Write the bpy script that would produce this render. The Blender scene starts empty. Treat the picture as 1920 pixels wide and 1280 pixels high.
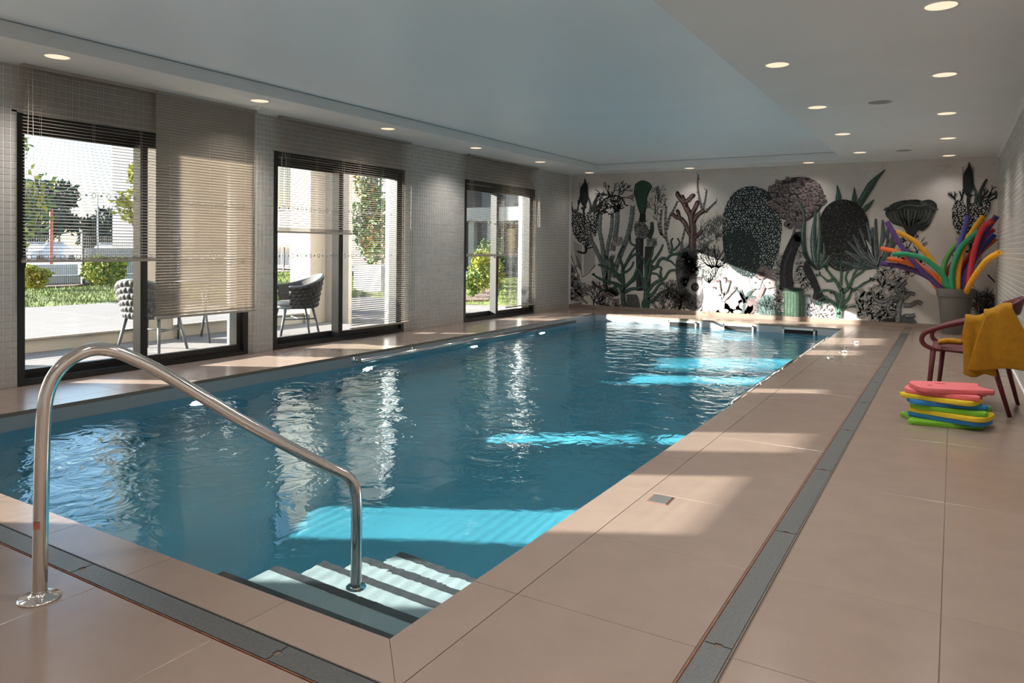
import bpy, bmesh, math, random
import numpy as np
from mathutils import Vector, Matrix
from mathutils.geometry import tessellate_polygon

scene = bpy.context.scene
COL = scene.collection
PI = math.pi

# ------------------------------------------------------------------ camera
cam_data = bpy.data.cameras.new('camera')
cam = bpy.data.objects.new('camera', cam_data)
COL.objects.link(cam)
YAW, PITCH, ROLL = 0.544102, -0.0192578, 0.0114289
fw = Vector((-math.sin(YAW) * math.cos(PITCH), math.cos(YAW) * math.cos(PITCH), math.sin(PITCH)))
rt = Vector((math.cos(YAW), math.sin(YAW), 0))
up = rt.cross(fw)
rt2 = rt * math.cos(ROLL) + up * math.sin(ROLL)
up2 = rt2.cross(fw)
cam.matrix_world = Matrix(((rt2.x, up2.x, -fw.x, 0), (rt2.y, up2.y, -fw.y, 0), (rt2.z, up2.z, -fw.z, 1.15), (0, 0, 0, 1)))
cam_data.sensor_width = 36.0
cam_data.lens = 25.6665
cam_data.shift_y = -0.07844
cam_data.clip_start = 0.05
cam_data.clip_end = 500
scene.camera = cam

# ------------------------------------------------------------------ sky, sun, exposure
world = bpy.data.worlds.new('sky')
scene.world = world
world.use_nodes = True
wn = world.node_tree.nodes
wl = world.node_tree.links
wn.clear()
wo = wn.new('ShaderNodeOutputWorld')
wb = wn.new('ShaderNodeBackground')
ws = wn.new('ShaderNodeTexSky')
ws.sky_type = 'NISHITA'
ws.sun_disc = False
ws.sun_elevation = math.radians(18.4)
ws.sun_rotation = math.radians(239.7)
ws.air_density = 1.0
ws.dust_density = 0.6
ws.ozone_density = 2.0
wb.inputs['Strength'].default_value = 0.50
wl.new(ws.outputs[0], wb.inputs[0])
wl.new(wb.outputs[0], wo.inputs[0])

sun_data = bpy.data.lights.new('sun', 'SUN')
sun = bpy.data.objects.new('sun', sun_data)
COL.objects.link(sun)
SUNDIR = Vector((1.0, 0.585, -0.36)).normalized()
sun.rotation_euler = SUNDIR.to_track_quat('-Z', 'Y').to_euler()
sun.location = (-30, -16, 14)
sun_data.energy = 34.0
sun_data.color = (1.0, 0.95, 0.89)
sun_data.angle = math.radians(0.55)
sun_data.cycles.is_caustics_light = True

scene.view_settings.view_transform = 'Standard'
scene.view_settings.look = 'None'
scene.view_settings.gamma = 1.0
scene.view_settings.exposure = 0.28
scene.view_settings.use_curve_mapping = False

scene.cycles.max_bounces = 8
scene.cycles.diffuse_bounces = 4
scene.cycles.glossy_bounces = 4
scene.cycles.transmission_bounces = 6
scene.cycles.transparent_max_bounces = 12

# ------------------------------------------------------------------ helpers
def tag(o, label=None, cat=None, group=None, kind=None):
    if label: o['label'] = label
    if cat: o['category'] = cat
    if group: o['group'] = group
    if kind: o['kind'] = kind
    return o

def empty(name, loc=(0, 0, 0), rz=0.0, parent=None):
    o = bpy.data.objects.new(name, None)
    o.empty_display_size = 0.1
    o.location = loc
    o.rotation_euler = (0, 0, rz)
    COL.objects.link(o)
    if parent: o.parent = parent
    return o

def link_mesh(name, me, parent=None, loc=None, rot=None):
    o = bpy.data.objects.new(name, me)
    COL.objects.link(o)
    if parent: o.parent = parent
    if loc is not None: o.location = loc
    if rot is not None: o.rotation_euler = rot
    return o

def catmull(pts, n=8, closed=False):
    P = [np.array(p, float) for p in pts]
    out = []
    m = len(P)
    rng = range(m) if closed else range(m - 1)
    for i in rng:
        p0 = P[i - 1] if (closed or i > 0) else 2 * P[0] - P[1]
        p1 = P[i]
        p2 = P[(i + 1) % m]
        p3 = P[(i + 2) % m] if (closed or i + 2 < m) else 2 * P[-1] - P[-2]
        for k in range(n):
            t = k / n
            out.append(0.5 * ((2 * p1) + (-p0 + p2) * t + (2 * p0 - 5 * p1 + 4 * p2 - p3) * t * t + (-p0 + 3 * p1 - 3 * p2 + p3) * t ** 3))
    if not closed: out.append(P[-1])
    return out

class MB:
    """collects shapes, builds ONE mesh object"""
    def __init__(s):
        s.v = []; s.f = []
    def add(s, vs, fs):
        b = len(s.v)
        s.v += [tuple(map(float, q)) for q in vs]
        s.f += [tuple(i + b for i in q) for q in fs]
        return s
    def box(s, x0, x1, y0, y1, z0, z1):
        return s.add([(x0, y0, z0), (x1, y0, z0), (x1, y1, z0), (x0, y1, z0), (x0, y0, z1), (x1, y0, z1), (x1, y1, z1), (x0, y1, z1)],
                     [(3, 2, 1, 0), (4, 5, 6, 7), (0, 1, 5, 4), (1, 2, 6, 5), (2, 3, 7, 6), (3, 0, 4, 7)])
    def bbox(s, x0, x1, y0, y1, z0, z1, b=0.004):
        """box with chamfered top edges"""
        s.add([(x0, y0, z0), (x1, y0, z0), (x1, y1, z0), (x0, y1, z0),
               (x0, y0, z1 - b), (x1, y0, z1 - b), (x1, y1, z1 - b), (x0, y1, z1 - b),
               (x0 + b, y0 + b, z1), (x1 - b, y0 + b, z1), (x1 - b, y1 - b, z1), (x0 + b, y1 - b, z1)],
              [(3, 2, 1, 0), (8, 9, 10, 11), (0, 1, 5, 4), (1, 2, 6, 5), (2, 3, 7, 6), (3, 0, 4, 7),
               (4, 5, 9, 8), (5, 6, 10, 9), (6, 7, 11, 10), (7, 4, 8, 11)])
        return s
    def prism(s, poly, z0, z1):
        n = len(poly)
        vs = [(p[0], p[1], z0) for p in poly] + [(p[0], p[1], z1) for p in poly]
        fs = [tuple(range(n - 1, -1, -1)), tuple(range(n, 2 * n))]
        fs += [(i, (i + 1) % n, n + (i + 1) % n, n + i) for i in range(n)]
        return s.add(vs, fs)
    def tube(s, pts, r, seg=10, caps=True, up=None):
        P = [Vector(p) for p in pts]
        n = len(P)
        rr = r if hasattr(r, '__len__') else [r] * n
        t0 = (P[1] - P[0]).normalized()
        ref = Vector(up) if up else (Vector((0, 0, 1)) if abs(t0.z) < 0.9 else Vector((1, 0, 0)))
        a = t0.cross(ref).normalized()
        b = len(s.v)
        for i in range(n):
            t = (P[min(i + 1, n - 1)] - P[max(i - 1, 0)]).normalized()
            a = (a - t * a.dot(t)).normalized()
            c = t.cross(a)
            for k in range(seg):
                an = 2 * PI * k / seg
                q = P[i] + (a * math.cos(an) + c * math.sin(an)) * rr[i]
                s.v.append((q.x, q.y, q.z))
        for i in range(n - 1):
            for k in range(seg):
                k2 = (k + 1) % seg
                s.f.append((b + i * seg + k2, b + i * seg + k, b + (i + 1) * seg + k, b + (i + 1) * seg + k2))
        if caps:
            s.f.append(tuple(b + k for k in range(seg)))
            s.f.append(tuple(b + (n - 1) * seg + k for k in range(seg - 1, -1, -1)))
        return s
    def lathe(s, prof, cx=0, cy=0, seg=24, cap0=True, cap1=True):
        b = len(s.v)
        n = len(prof)
        for (r, z) in prof:
            for k in range(seg):
                an = 2 * PI * k / seg
                s.v.append((cx + r * math.cos(an), cy + r * math.sin(an), z))
        for i in range(n - 1):
            for k in range(seg):
                k2 = (k + 1) % seg
                s.f.append((b + i * seg + k, b + i * seg + k2, b + (i + 1) * seg + k2, b + (i + 1) * seg + k))
        if cap0: s.f.append(tuple(b + k for k in range(seg - 1, -1, -1)))
        if cap1: s.f.append(tuple(b + (n - 1) * seg + k for k in range(seg)))
        return s
    def grid(s, fn, nu, nv):
        b = len(s.v)
        for i in range(nu + 1):
            for j in range(nv + 1):
                s.v.append(tuple(map(float, fn(i / nu, j / nv))))
        for i in range(nu):
            for j in range(nv):
                a = b + i * (nv + 1) + j
                s.f.append((a, a + nv + 1, a + nv + 2, a + 1))
        return s
    def xform(s, M):
        s.v = [tuple(M @ Vector(q)) for q in s.v]
        return s
    def mesh(s, name, mat, smooth=False):
        me = bpy.data.meshes.new(name)
        me.from_pydata(s.v, [], s.f)
        mats = mat if isinstance(mat, (list, tuple)) else [mat]
        for m in mats: me.materials.append(m)
        if smooth: me.polygons.foreach_set('use_smooth', [True] * len(me.polygons))
        me.update()
        return me
    def build(s, name, mat, parent=None, smooth=False, loc=None, rot=None, auto=None):
        me = s.mesh(name, mat, smooth)
        if auto is not None:
            me.polygons.foreach_set('use_smooth', [True] * len(me.polygons))
            me.set_sharp_from_angle(angle=math.radians(auto))
        return link_mesh(name, me, parent, loc, rot)

def fix_normals(me):
    bm = bmesh.new(); bm.from_mesh(me)
    bmesh.ops.recalc_face_normals(bm, faces=bm.faces)
    bm.to_mesh(me); bm.free()

def copy_tree(o, parent=None, loc=None, rz=None):
    c = o.copy(); COL.objects.link(c)
    c.parent = parent
    if loc is not None: c.location = loc
    if rz is not None: c.rotation_euler = (0, 0, rz)
    for ch in list(o.children): copy_tree(ch, c)
    return c

# ------------------------------------------------------------------ materials
def srgb(r, g, b):
    f = lambda c: (c / 12.92) if c <= 0.04045 else ((c + 0.055) / 1.055) ** 2.4
    return (f(r / 255), f(g / 255), f(b / 255), 1.0)

def mat(name, col, rough=0.5, metal=0.0, spec=0.5, var=0.0, vscale=4.0, bump=0.0, bscale=40.0, detail=4.0, coat=0.0, sheen=0.0, trans=0.0):
    m = bpy.data.materials.new(name)
    m.use_nodes = True
    nt = m.node_tree; n = nt.nodes; l = nt.links
    p = n['Principled BSDF']
    p.inputs['Base Color'].default_value = col
    p.inputs['Roughness'].default_value = rough
    p.inputs['Metallic'].default_value = metal
    p.inputs['Specular IOR Level'].default_value = spec
    if coat: p.inputs['Coat Weight'].default_value = coat
    if sheen: p.inputs['Sheen Weight'].default_value = sheen
    tc = n.new('ShaderNodeTexCoord')
    if var > 0:
        nz = n.new('ShaderNodeTexNoise'); nz.inputs['Scale'].default_value = vscale; nz.inputs['Detail'].default_value = detail
        l.new(tc.outputs['Object'], nz.inputs['Vector'])
        mr = n.new('ShaderNodeMapRange')
        mr.inputs[1].default_value = 0.3; mr.inputs[2].default_value = 0.7
        mr.inputs[3].default_value = 1 - var; mr.inputs[4].default_value = 1 + var
        l.new(nz.outputs[0], mr.inputs[0])
        mx = n.new('ShaderNodeVectorMath'); mx.operation = 'SCALE'
        mx.inputs[0].default_value = col[:3]
        l.new(mr.outputs[0], mx.inputs['Scale'])
        l.new(mx.outputs[0], p.inputs['Base Color'])
    if bump > 0:
        nb = n.new('ShaderNodeTexNoise'); nb.inputs['Scale'].default_value = bscale; nb.inputs['Detail'].default_value = 3
        l.new(tc.outputs['Object'], nb.inputs['Vector'])
        bp = n.new('ShaderNodeBump'); bp.inputs['Strength'].default_value = bump; bp.inputs['Distance'].default_value = 0.01
        l.new(nb.outputs[0], bp.inputs['Height'])
        l.new(bp.outputs[0], p.inputs['Normal'])
    return m

def mat_emit(name, col, strength):
    m = bpy.data.materials.new(name); m.use_nodes = True
    nt = m.node_tree; n = nt.nodes; n.clear()
    o = n.new('ShaderNodeOutputMaterial'); e = n.new('ShaderNodeEmission')
    e.inputs[0].default_value = col; e.inputs[1].default_value = strength
    nt.links.new(e.outputs[0], o.inputs[0])
    return m

def mat_glass(name, tint=(0.96, 0.98, 0.97, 1), ior=1.45):
    m = bpy.data.materials.new(name); m.use_nodes = True
    nt = m.node_tree; n = nt.nodes; l = nt.links; n.clear()
    o = n.new('ShaderNodeOutputMaterial'); mx = n.new('ShaderNodeMixShader')
    t = n.new('ShaderNodeBsdfTransparent'); t.inputs[0].default_value = tint
    g = n.new('ShaderNodeBsdfGlossy'); g.inputs['Roughness'].default_value = 0.0
    lw = n.new('ShaderNodeLayerWeight'); lw.inputs[0].default_value = 0.5
    pw = n.new('ShaderNodeMath'); pw.operation = 'POWER'; pw.inputs[1].default_value = 5.0
    sc = n.new('ShaderNodeMath'); sc.operation = 'MULTIPLY_ADD'; sc.inputs[1].default_value = 0.9; sc.inputs[2].default_value = 0.035
    l.new(lw.outputs['Facing'], pw.inputs[0]); l.new(pw.outputs[0], sc.inputs[0])
    l.new(sc.outputs[0], mx.inputs[0]); l.new(t.outputs[0], mx.inputs[1]); l.new(g.outputs[0], mx.inputs[2]); l.new(mx.outputs[0], o.inputs[0])
    return m

def mat_tile(name, col, rough=0.35, var=0.06):
    """stone-look porcelain: fine clouding, faint specks, per-tile tone"""
    m = mat(name, col, rough=rough, spec=0.5)
    nt = m.node_tree; n = nt.nodes; l = nt.links; p = n['Principled BSDF']
    tc = n.new('ShaderNodeTexCoord'); oi = n.new('ShaderNodeObjectInfo')
    geo = n.new('ShaderNodeNewGeometry')
    n1 = n.new('ShaderNodeTexNoise'); n1.inputs['Scale'].default_value = 5; n1.inputs['Detail'].default_value = 8; n1.inputs['Roughness'].default_value = 0.65
    n2 = n.new('ShaderNodeTexNoise'); n2.inputs['Scale'].default_value = 160; n2.inputs['Detail'].default_value = 2
    l.new(geo.outputs['Position'], n1.inputs['Vector']); l.new(geo.outputs['Position'], n2.inputs['Vector'])
    a = n.new('ShaderNodeMath'); a.operation = 'MULTIPLY_ADD'; a.inputs[1].default_value = var * 3.5; a.inputs[2].default_value = 1 - var * 1.75
    l.new(n1.outputs[0], a.inputs[0])
    b = n.new('ShaderNodeMath'); b.operation = 'MULTIPLY_ADD'; b.inputs[1].default_value = var * 1.5
    l.new(n2.outputs[0], b.inputs[0]); l.new(a.outputs[0], b.inputs[2])
    c = n.new('ShaderNodeMath'); c.operation = 'MULTIPLY_ADD'; c.inputs[1].default_value = 0.05
    l.new(oi.outputs['Random'], c.inputs[0]); l.new(b.outputs[0], c.inputs[2])
    d = n.new('ShaderNodeMath'); d.operation = 'SUBTRACT'; d.inputs[1].default_value = var * 0.75 + 0.025
    l.new(c.outputs[0], d.inputs[0])
    s = n.new('ShaderNodeVectorMath'); s.operation = 'SCALE'; s.inputs[0].default_value = col[:3]
    l.new(d.outputs[0], s.inputs['Scale']); l.new(s.outputs[0], p.inputs['Base Color'])
    r = n.new('ShaderNodeMath'); r.operation = 'MULTIPLY_ADD'; r.inputs[1].default_value = 0.06; r.inputs[2].default_value = rough - 0.03
    l.new(n1.outputs[0], r.inputs[0]); l.new(r.outputs[0], p.inputs['Roughness'])
    return m

def mat_mosaic(name, col, rough=0.3):
    m = mat(name, col, rough=rough, spec=0.5)
    nt = m.node_tree; n = nt.nodes; l = nt.links; p = n['Principled BSDF']
    geo = n.new('ShaderNodeNewGeometry')
    wn_ = n.new('ShaderNodeTexNoise'); wn_.inputs['Scale'].default_value = 9; wn_.inputs['Detail'].default_value = 2
    l.new(geo.outputs['Position'], wn_.inputs['Vector'])
    a = n.new('ShaderNodeMath'); a.operation = 'MULTIPLY_ADD'; a.inputs[1].default_value = 0.12; a.inputs[2].default_value = 0.86
    l.new(geo.outputs['Random Per Island'], a.inputs[0])
    b = n.new('ShaderNodeMath'); b.operation = 'MULTIPLY_ADD'; b.inputs[1].default_value = 0.15
    l.new(wn_.outputs[0], b.inputs[0]); l.new(a.outputs[0], b.inputs[2])
    s = n.new('ShaderNodeVectorMath'); s.operation = 'SCALE'; s.inputs[0].default_value = col[:3]
    l.new(b.outputs[0], s.inputs['Scale']); l.new(s.outputs[0], p.inputs['Base Color'])
    return m

M = {}
M['plaster'] = mat('white_plaster', (0.72, 0.715, 0.705, 1), rough=0.9, var=0.02, vscale=2)
M['ceiling_panel'] = mat('satin_stretch_ceiling', (0.76, 0.81, 0.85, 1), rough=0.45, spec=0.4, var=0.02, vscale=1)
M['grout'] = mat('light_grout', (0.78, 0.75, 0.72, 1), rough=0.9, var=0.08, vscale=20)
M['floor_grout'] = mat('floor_grout', (0.16, 0.115, 0.085, 1), rough=0.9, var=0.1, vscale=30)
M['mosaic'] = mat_mosaic('grey_mosaic', (0.475, 0.445, 0.415, 1), 0.3)
M['mosaic_pale'] = mat_mosaic('pale_mosaic', (0.45, 0.43, 0.41, 1), 0.25)
M['tile'] = mat_tile('sand_porcelain', (0.262, 0.195, 0.157, 1), 0.22, 0.07)
M['coping'] = mat_tile('sand_coping', (0.272, 0.203, 0.164, 1), 0.22, 0.06)
M['liner'] = mat('grey_pool_liner', (0.42, 0.435, 0.46, 1), rough=0.4, var=0.03, vscale=3)
M['liner_water_tint'] = mat('water_tinted_liner', (0.085, 0.40, 0.53, 1), rough=0.4, var=0.04, vscale=3)  # grey liner with the water's teal light absorption put into its colour
M['step'] = mat('pale_step_liner', (0.50, 0.56, 0.57, 1), rough=0.5, var=0.03, vscale=6)
M['nosing'] = mat('dark_nosing', (0.07, 0.07, 0.075, 1), rough=0.6, var=0.1, vscale=40)
M['steel_dark'] = mat('drain_steel', (0.15, 0.15, 0.145, 1), rough=0.42, metal=0.6, var=0.16, vscale=90, detail=8)
M['black'] = mat('black_void', (0.008, 0.008, 0.009, 1), rough=0.8)
M['rust'] = mat('copper_edge', (0.22, 0.085, 0.045, 1), rough=0.6, var=0.3, vscale=30)
M['chrome'] = mat('polished_steel', (0.78, 0.75, 0.72, 1), rough=0.12, metal=1.0)
M['frame'] = mat('black_aluminium', (0.020, 0.019, 0.018, 1), rough=0.42, spec=0.5, var=0.1, vscale=6)
M['frame_grey'] = mat('grey_aluminium', (0.10, 0.095, 0.09, 1), rough=0.4, var=0.05)
M['glass'] = mat_glass('window_glass')
M['slat'] = mat('taupe_slat', (0.36, 0.31, 0.26, 1), rough=0.45, var=0.04, vscale=5)
M['cord'] = mat('pale_cord', (0.55, 0.50, 0.44, 1), rough=0.7)
M['white'] = mat('white_paint', (0.75, 0.74, 0.72, 1), rough=0.6, var=0.03)
# ------------------------------------------------------------------ room shell
XL, XR, YB, YF, ZC, ZP = -6.31, 0.524, -3.4, 12.56, 2.53, 2.645
XO = -6.63                       # outer face of the window wall
PX0, PX1, PY0, PY1 = -5.40, -1.39, 1.63, 11.76   # pool opening
WINS = [(2.90, 5.10, 3.93, 4.07), (5.43, 7.63, 6.44, 6.61), (9.03, 11.18, 9.98, 10.21), (-0.52, 1.72, 0.56, 0.70)]
WTOP = 2.163

def wall_left():
    mb = MB()
    ys = sorted([(w[0], w[1]) for w in WINS])
    y = YB
    for a, b in ys:
        mb.box(XO, XL, y, a, -0.06, 2.9)
        mb.box(XO, XL, a, b, WTOP, 2.9)
        mb.box(XO, XL, a, b, -0.06, -0.03)
        y = b
    mb.box(XO, XL, y, YF + 0.3, -0.06, 2.9)
    return tag(mb.build('wall_left', M['grout']), kind='structure')
wl_ = wall_left()
wb_ = tag(MB().box(XO, XR + 0.3, YF, YF + 0.3, -0.4, 2.9).build('wall_back', M['plaster']), kind='structure')
wr_ = tag(MB().box(XR, XR + 0.3, YB, YF, -0.4, 2.9).build('wall_right', M['grout']), kind='structure')
wf_ = tag(MB().box(XO, XR + 0.3, YB - 0.3, YB, -0.4, 2.9).build('wall_front', M['plaster']), kind='structure')

# mosaic: 50 mm stones, real geometry
TP, TG = 0.052, 0.004
def tile_verts(u0, v0, u1, v1, d, plane):
    c = 0.0025
    a = [(u0, v0, 0), (u1, v0, 0), (u1, v1, 0), (u0, v1, 0), (u0 + c, v0 + c, d), (u1 - c, v0 + c, d), (u1 - c, v1 - c, d), (u0 + c, v1 - c, d)]
    return [plane(*q) for q in a]
TF = [(4, 5, 6, 7), (0, 1, 5, 4), (1, 2, 6, 5), (2, 3, 7, 6), (3, 0, 4, 7)]
def mosaic_left():
    single = tile_verts(0, 0, TP - TG, TP - TG, 0.004, lambda u, v, d: (d, u, v))
    me = bpy.data.meshes.new('mosaic_tile'); me.from_pydata(single, [], TF); me.materials.append(M['mosaic']); me.update()
    mb = MB()
    rng = random.Random(4)
    n_single = 0
    iy0 = int((2.60) / TP)
    for iy in range(iy0, int(YF / TP)):
        y0 = iy * TP; y1 = y0 + TP - TG
        for iz in range(0, 49):
            z0 = iz * TP + 0.002; z1 = min(z0 + TP - TG, ZC)
            if z1 - z0 < 0.01 or y1 > YF: continue
            segs = [(y0, y1, z0, z1)]
            for (a, b, _, _) in WINS:
                out = []
                for (p, q, r, s) in segs:
                    if q <= a or p >= b or r >= WTOP: out.append((p, q, r, s)); continue
                    if p < a: out.append((p, a, r, s))
                    if q > b: out.append((b, q, r, s))
                    if s > WTOP: out.append((p, q, WTOP, s))
                segs = out
            for (p, q, r, s) in segs:
                if q - p < 0.006 or s - r < 0.006: continue
                full = q - p > TP - TG - 1e-4 and s - r > TP - TG - 1e-4
                if full and n_single < 300 and (2.64 < p < 2.9 or 5.08 < p < 5.25):
                    link_mesh('mosaic_tile', me, wl_, (XL, p, r)); n_single += 1
                else:
                    mb.add(tile_verts(p, r, q, s, 0.004, lambda u, v, d: (XL + d, u, v)), TF)
    o = mb.build('mosaic_tile_field', M['mosaic'], wl_)
    tag(o, kind='stuff')
mosaic_left()
def mosaic_right():
    mb = MB()
    for iy in range(int(1.5 / TP), int(YF / TP)):
        for iz in range(0, 49):
            y0 = iy * TP; z0 = iz * TP + 0.002
            if z0 + TP - TG > ZC: continue
            mb.add([(XR - p[0], p[1], p[2]) for p in tile_verts(y0, z0, y0 + TP - TG, z0 + TP - TG, 0.004, lambda u, v, d: (d, u, v))], [f[::-1] for f in TF])
    tag(mb.build('mosaic_tile_field', M['mosaic_pale'], wr_), kind='stuff')
mosaic_right()
tag(MB().box(XL + 0.006, XR, YF - 0.012, YF, 0.0, 0.072).build('baseboard_back', M['coping']), kind='structure')

# ceiling: lower border, raised satin panel
RX0, RX1, RY0, RY1 = -5.51, -1.46, -0.6, 12.0
cb = MB()
cb.box(XO, RX0, YB, YF, ZC, 2.9); cb.box(RX1, XR + 0.3, YB, YF, ZC, 2.9)
cb.box(RX0, RX1, YB, RY0, ZC, 2.9); cb.box(RX0, RX1, RY1, YF, ZC, 2.9)
ceil_ = tag(cb.build('ceiling', M['plaster']), kind='structure')
pn = MB().box(RX0 - 0.05, RX1 + 0.05, RY0 - 0.05, RY1 + 0.05, ZP, 2.8).build('ceiling_panel', M['ceiling_panel'], ceil_)
crease = MB()
crease.box(RX0, RX0 + 0.006, RY0, RY1, ZP - 0.006, ZP); crease.box(RX0, RX1, RY1 - 0.006, RY1, ZP - 0.006, ZP)
crease.box(RX1 - 0.006, RX1, RY0, RY1, ZP - 0.006, ZP)
crease.build('crease_line', mat('crease_grey', (0.22, 0.24, 0.25, 1), rough=0.8), ceil_)  # grey strips put the shade line of the ceiling crease into the colour
tm = MB().box(XR - 0.016, XR, YB, YF, ZC - 0.016, ZC).build('trim_1', M['white']); tag(tm, kind='structure')
tm = MB().box(XR - 0.014, XR, YB, YF, 0.0, 0.012).build('trim_2', M['white']); tag(tm, kind='structure')

# floor slab (grout bed) around the pool, porcelain tiles on it
fl = MB()
GZ = -0.004
e_ = 0.03
fl.box(XO, PX0 - e_, YB, YF, -0.028, GZ); fl.box(PX1 + e_, XR, YB, YF, -0.028, GZ)
fl.box(PX0 - e_, PX1 + e_, YB, PY0 - e_, -0.028, GZ); fl.box(PX0 - e_, PX1 + e_, PY1 + e_, YF, -0.028, GZ)
floor_ = tag(fl.build('floor', M['floor_grout']), kind='structure')
G = 0.0022
_tile_cache = {}
def floor_tile(x0, x1, y0, y1, name='floor_tile', m='tile'):
    w, d = round(x1 - x0 - G, 4), round(y1 - y0 - G, 4)
    if w < 0.01 or d < 0.01: return
    k = (w, d, m)
    if k not in _tile_cache:
        _tile_cache[k] = MB().bbox(0, w, 0, d, -0.006, 0.0, 0.0012).mesh(name, M[m])
    link_mesh(name, _tile_cache[k], floor_, (x0 + G / 2, y0 + G / 2, 0))
T = 0.6045
XC = PX1 + 0.173                 # outer edge of coping, right side
DX0, DX1 = -0.612, -0.516        # long drain
NY0, NY1 = 1.360, 1.4535         # near drain
yl = [2.07 + T * k for k in range(-9, 19)]
def cuts(lo, hi, lines):
    s = [lo] + [q for q in lines if lo + 0.02 < q < hi - 0.02] + [hi]
    return list(zip(s[:-1], s[1:]))
for a, b in cuts(YB, YF - 0.012, yl):
    floor_tile(DX1 + 0.004, -0.012, a, b); floor_tile(-0.012, XR - 0.004, a, b)
for a, b in cuts(NY1 + 0.002, YF - 0.012, yl):
    if b > PY1 + 0.18: a = max(a, PY1 + 0.0)
    floor_tile(XC, DX0 - 0.004, a, b)
for a, b in cuts(YB, NY0 - 0.003, yl): floor_tile(XC, DX0 - 0.004, a, b)
xl = [XC - T * k for k in range(0, 9)]
ynear = [NY0 - 0.003 - T * k for k in range(8, -1, -1)]
for xa, xb in cuts(XL + 0.004, XC, xl[::-1]):
    for a, b in cuts(YB, NY0 - 0.003, ynear): floor_tile(xa, xb, a, b)
# coping ring with mitred corners
cw = XC - PX1
def coping(poly):
    cx = sum(p[0] for p in poly) / len(poly); cy = sum(p[1] for p in poly) / len(poly)
    MB().prism([(p[0] - cx, p[1] - cy) for p in poly], -0.028, 0.0).build('coping_stone', M['coping'], floor_, loc=(cx, cy, 0))
h = G / 2
NC = NY1 + 0.002
for a, b in cuts(PX0, PX1, xl[::-1]):
    x0 = a + h; x1 = b - h
    if abs(b - PX1) < 1e-6:
        coping([(x0, NC), (XC - 0.003, NC), (PX1 - 0.002, PY0), (x0, PY0)])
    elif abs(a - PX0) < 1e-6:
        coping([(PX0 - cw, NC), (x1, NC), (x1, PY0), (PX0, PY0)])
    else: coping([(x0, NC), (x1, NC), (x1, PY0), (x0, PY0)])
for a, b in cuts(PX0, PX1, xl[::-1]):
    coping([(a + h, PY1), (b - h, PY1), (b - h, PY1 + cw), (a + h, PY1 + cw)])
for i, (a, b) in enumerate(cuts(NC, PY1 + cw, yl)):
    y0 = a + h; y1 = b - h
    if i == 0: coping([(PX1, PY0), (XC - h, NC), (XC - h, y1), (PX1, y1)])
    else: coping([(PX1, y0), (XC - h, y0), (XC - h, y1), (PX1, y1)])
    if i > 0: coping([(PX0 - cw + h, y0), (PX0, y0), (PX0, y1), (PX0 - cw + h, y1)])
    else: coping([(PX0 - cw + h, NC + 0.01), (PX0, PY0 + 0.004), (PX0, y1), (PX0 - cw + h, y1)])
for a, b in cuts(NC, YF - 0.012, yl): floor_tile(XL + 0.004, PX0 - cw, a, b)
for a, b in cuts(PX0 - cw, XC, xl[::-1]): floor_tile(a, b, PY1 + cw, YF - 0.012)
# ------------------------------------------------------------------ pool
ZB, ZW = -1.20, -0.122
pool = tag(empty('swimming_pool', (0, 0, ZB)), 'rectangular swimming pool with grey liner walls and entry steps', 'pool')
def pchild(mb, name, m, smooth=False, auto=None):
    o = mb.build(name, m, None, smooth, auto=auto)
    o.parent = pool; o.location = (0, 0, -ZB)
    return o
b = MB()
t = 0.02
b.box(PX0 - 0.2, PX1 + 0.2, PY0 - 0.2, PY1 + 0.2, ZB - 0.2, ZB)
b.box(PX0 - 0.2, PX0, PY0 - 0.2, PY1 + 0.2, ZB, -0.03); b.box(PX1, PX1 + 0.2, PY0 - 0.2, PY1 + 0.2, ZB, -0.03)
b.box(PX0, PX1, PY0 - 0.2, PY0, ZB, -0.03); b.box(PX0, PX1, PY1, PY1 + 0.2, ZB, -0.03)
basin = pchild(b, 'basin', M['liner_water_tint'])
g_ = 0.003
bd = MB()
bd.box(PX0 - 0.02, PX0 + g_, PY0, PY1, -0.14, -0.028); bd.box(PX1 - g_, PX1 + 0.02, PY0, PY1, -0.14, -0.028)
bd.box(PX0, PX1, PY0 - 0.02, PY0 + g_, -0.14, -0.028); bd.box(PX0, PX1, PY1 - g_, PY1 + 0.02, -0.14, -0.028)
pchild(bd, 'waterline_band', M['liner'])  # liner's own grey, without the water tint
SX = -2.44
steps = []
for k in range(5):
    d = 0.05 + 0.19 * k
    yb = 1.86 + 0.27 * k
    zt = ZW - d
    s_ = pchild(MB().box(SX, PX1, PY0 if k == 0 else yb - 0.27, yb, ZB, zt), 'step', M['step']); steps.append(s_)
    steps.append(pchild(MB().box(SX, PX1, yb - 0.045, yb + 0.002, zt - 0.02, zt + 0.002), 'nosing_strip', M['nosing']))
# skimmer mouths in the far wall
for i, (a, c) in enumerate(((-4.03, -3.60), (-3.12, -2.69), (-2.21, -1.79))):
    sk = pchild(MB().box(a, c, PY1 - 0.006, PY1 + 0.01, -0.20, -0.062), 'skimmer', M['black'])
    fr = MB(); e = 0.022
    fr.box(a - e, c + e, PY1 - 0.012, PY1, -0.062, -0.040); fr.box(a - e, c + e, PY1 - 0.012, PY1, -0.222, -0.20)
    fr.box(a - e, a, PY1 - 0.012, PY1, -0.222, -0.040); fr.box(c, c + e, PY1 - 0.012, PY1, -0.222, -0.040)
    o = fr.build('skimmer_frame', M['white'], sk)
    o = MB().box(c + 0.035, c + 0.055, PY1 - 0.014, PY1, -0.20, -0.050).build('overflow_slot', M['black'], sk)
    o = MB().box(a + 0.01, c - 0.01, PY1 - 0.014, PY1 - 0.007, -0.135, -0.118).build('weir_flap', M['frame_grey'], sk)
M['poollight'] = mat_emit('pool_light_lens', (0.85, 0.95, 1.0, 1), 14.0)
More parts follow.
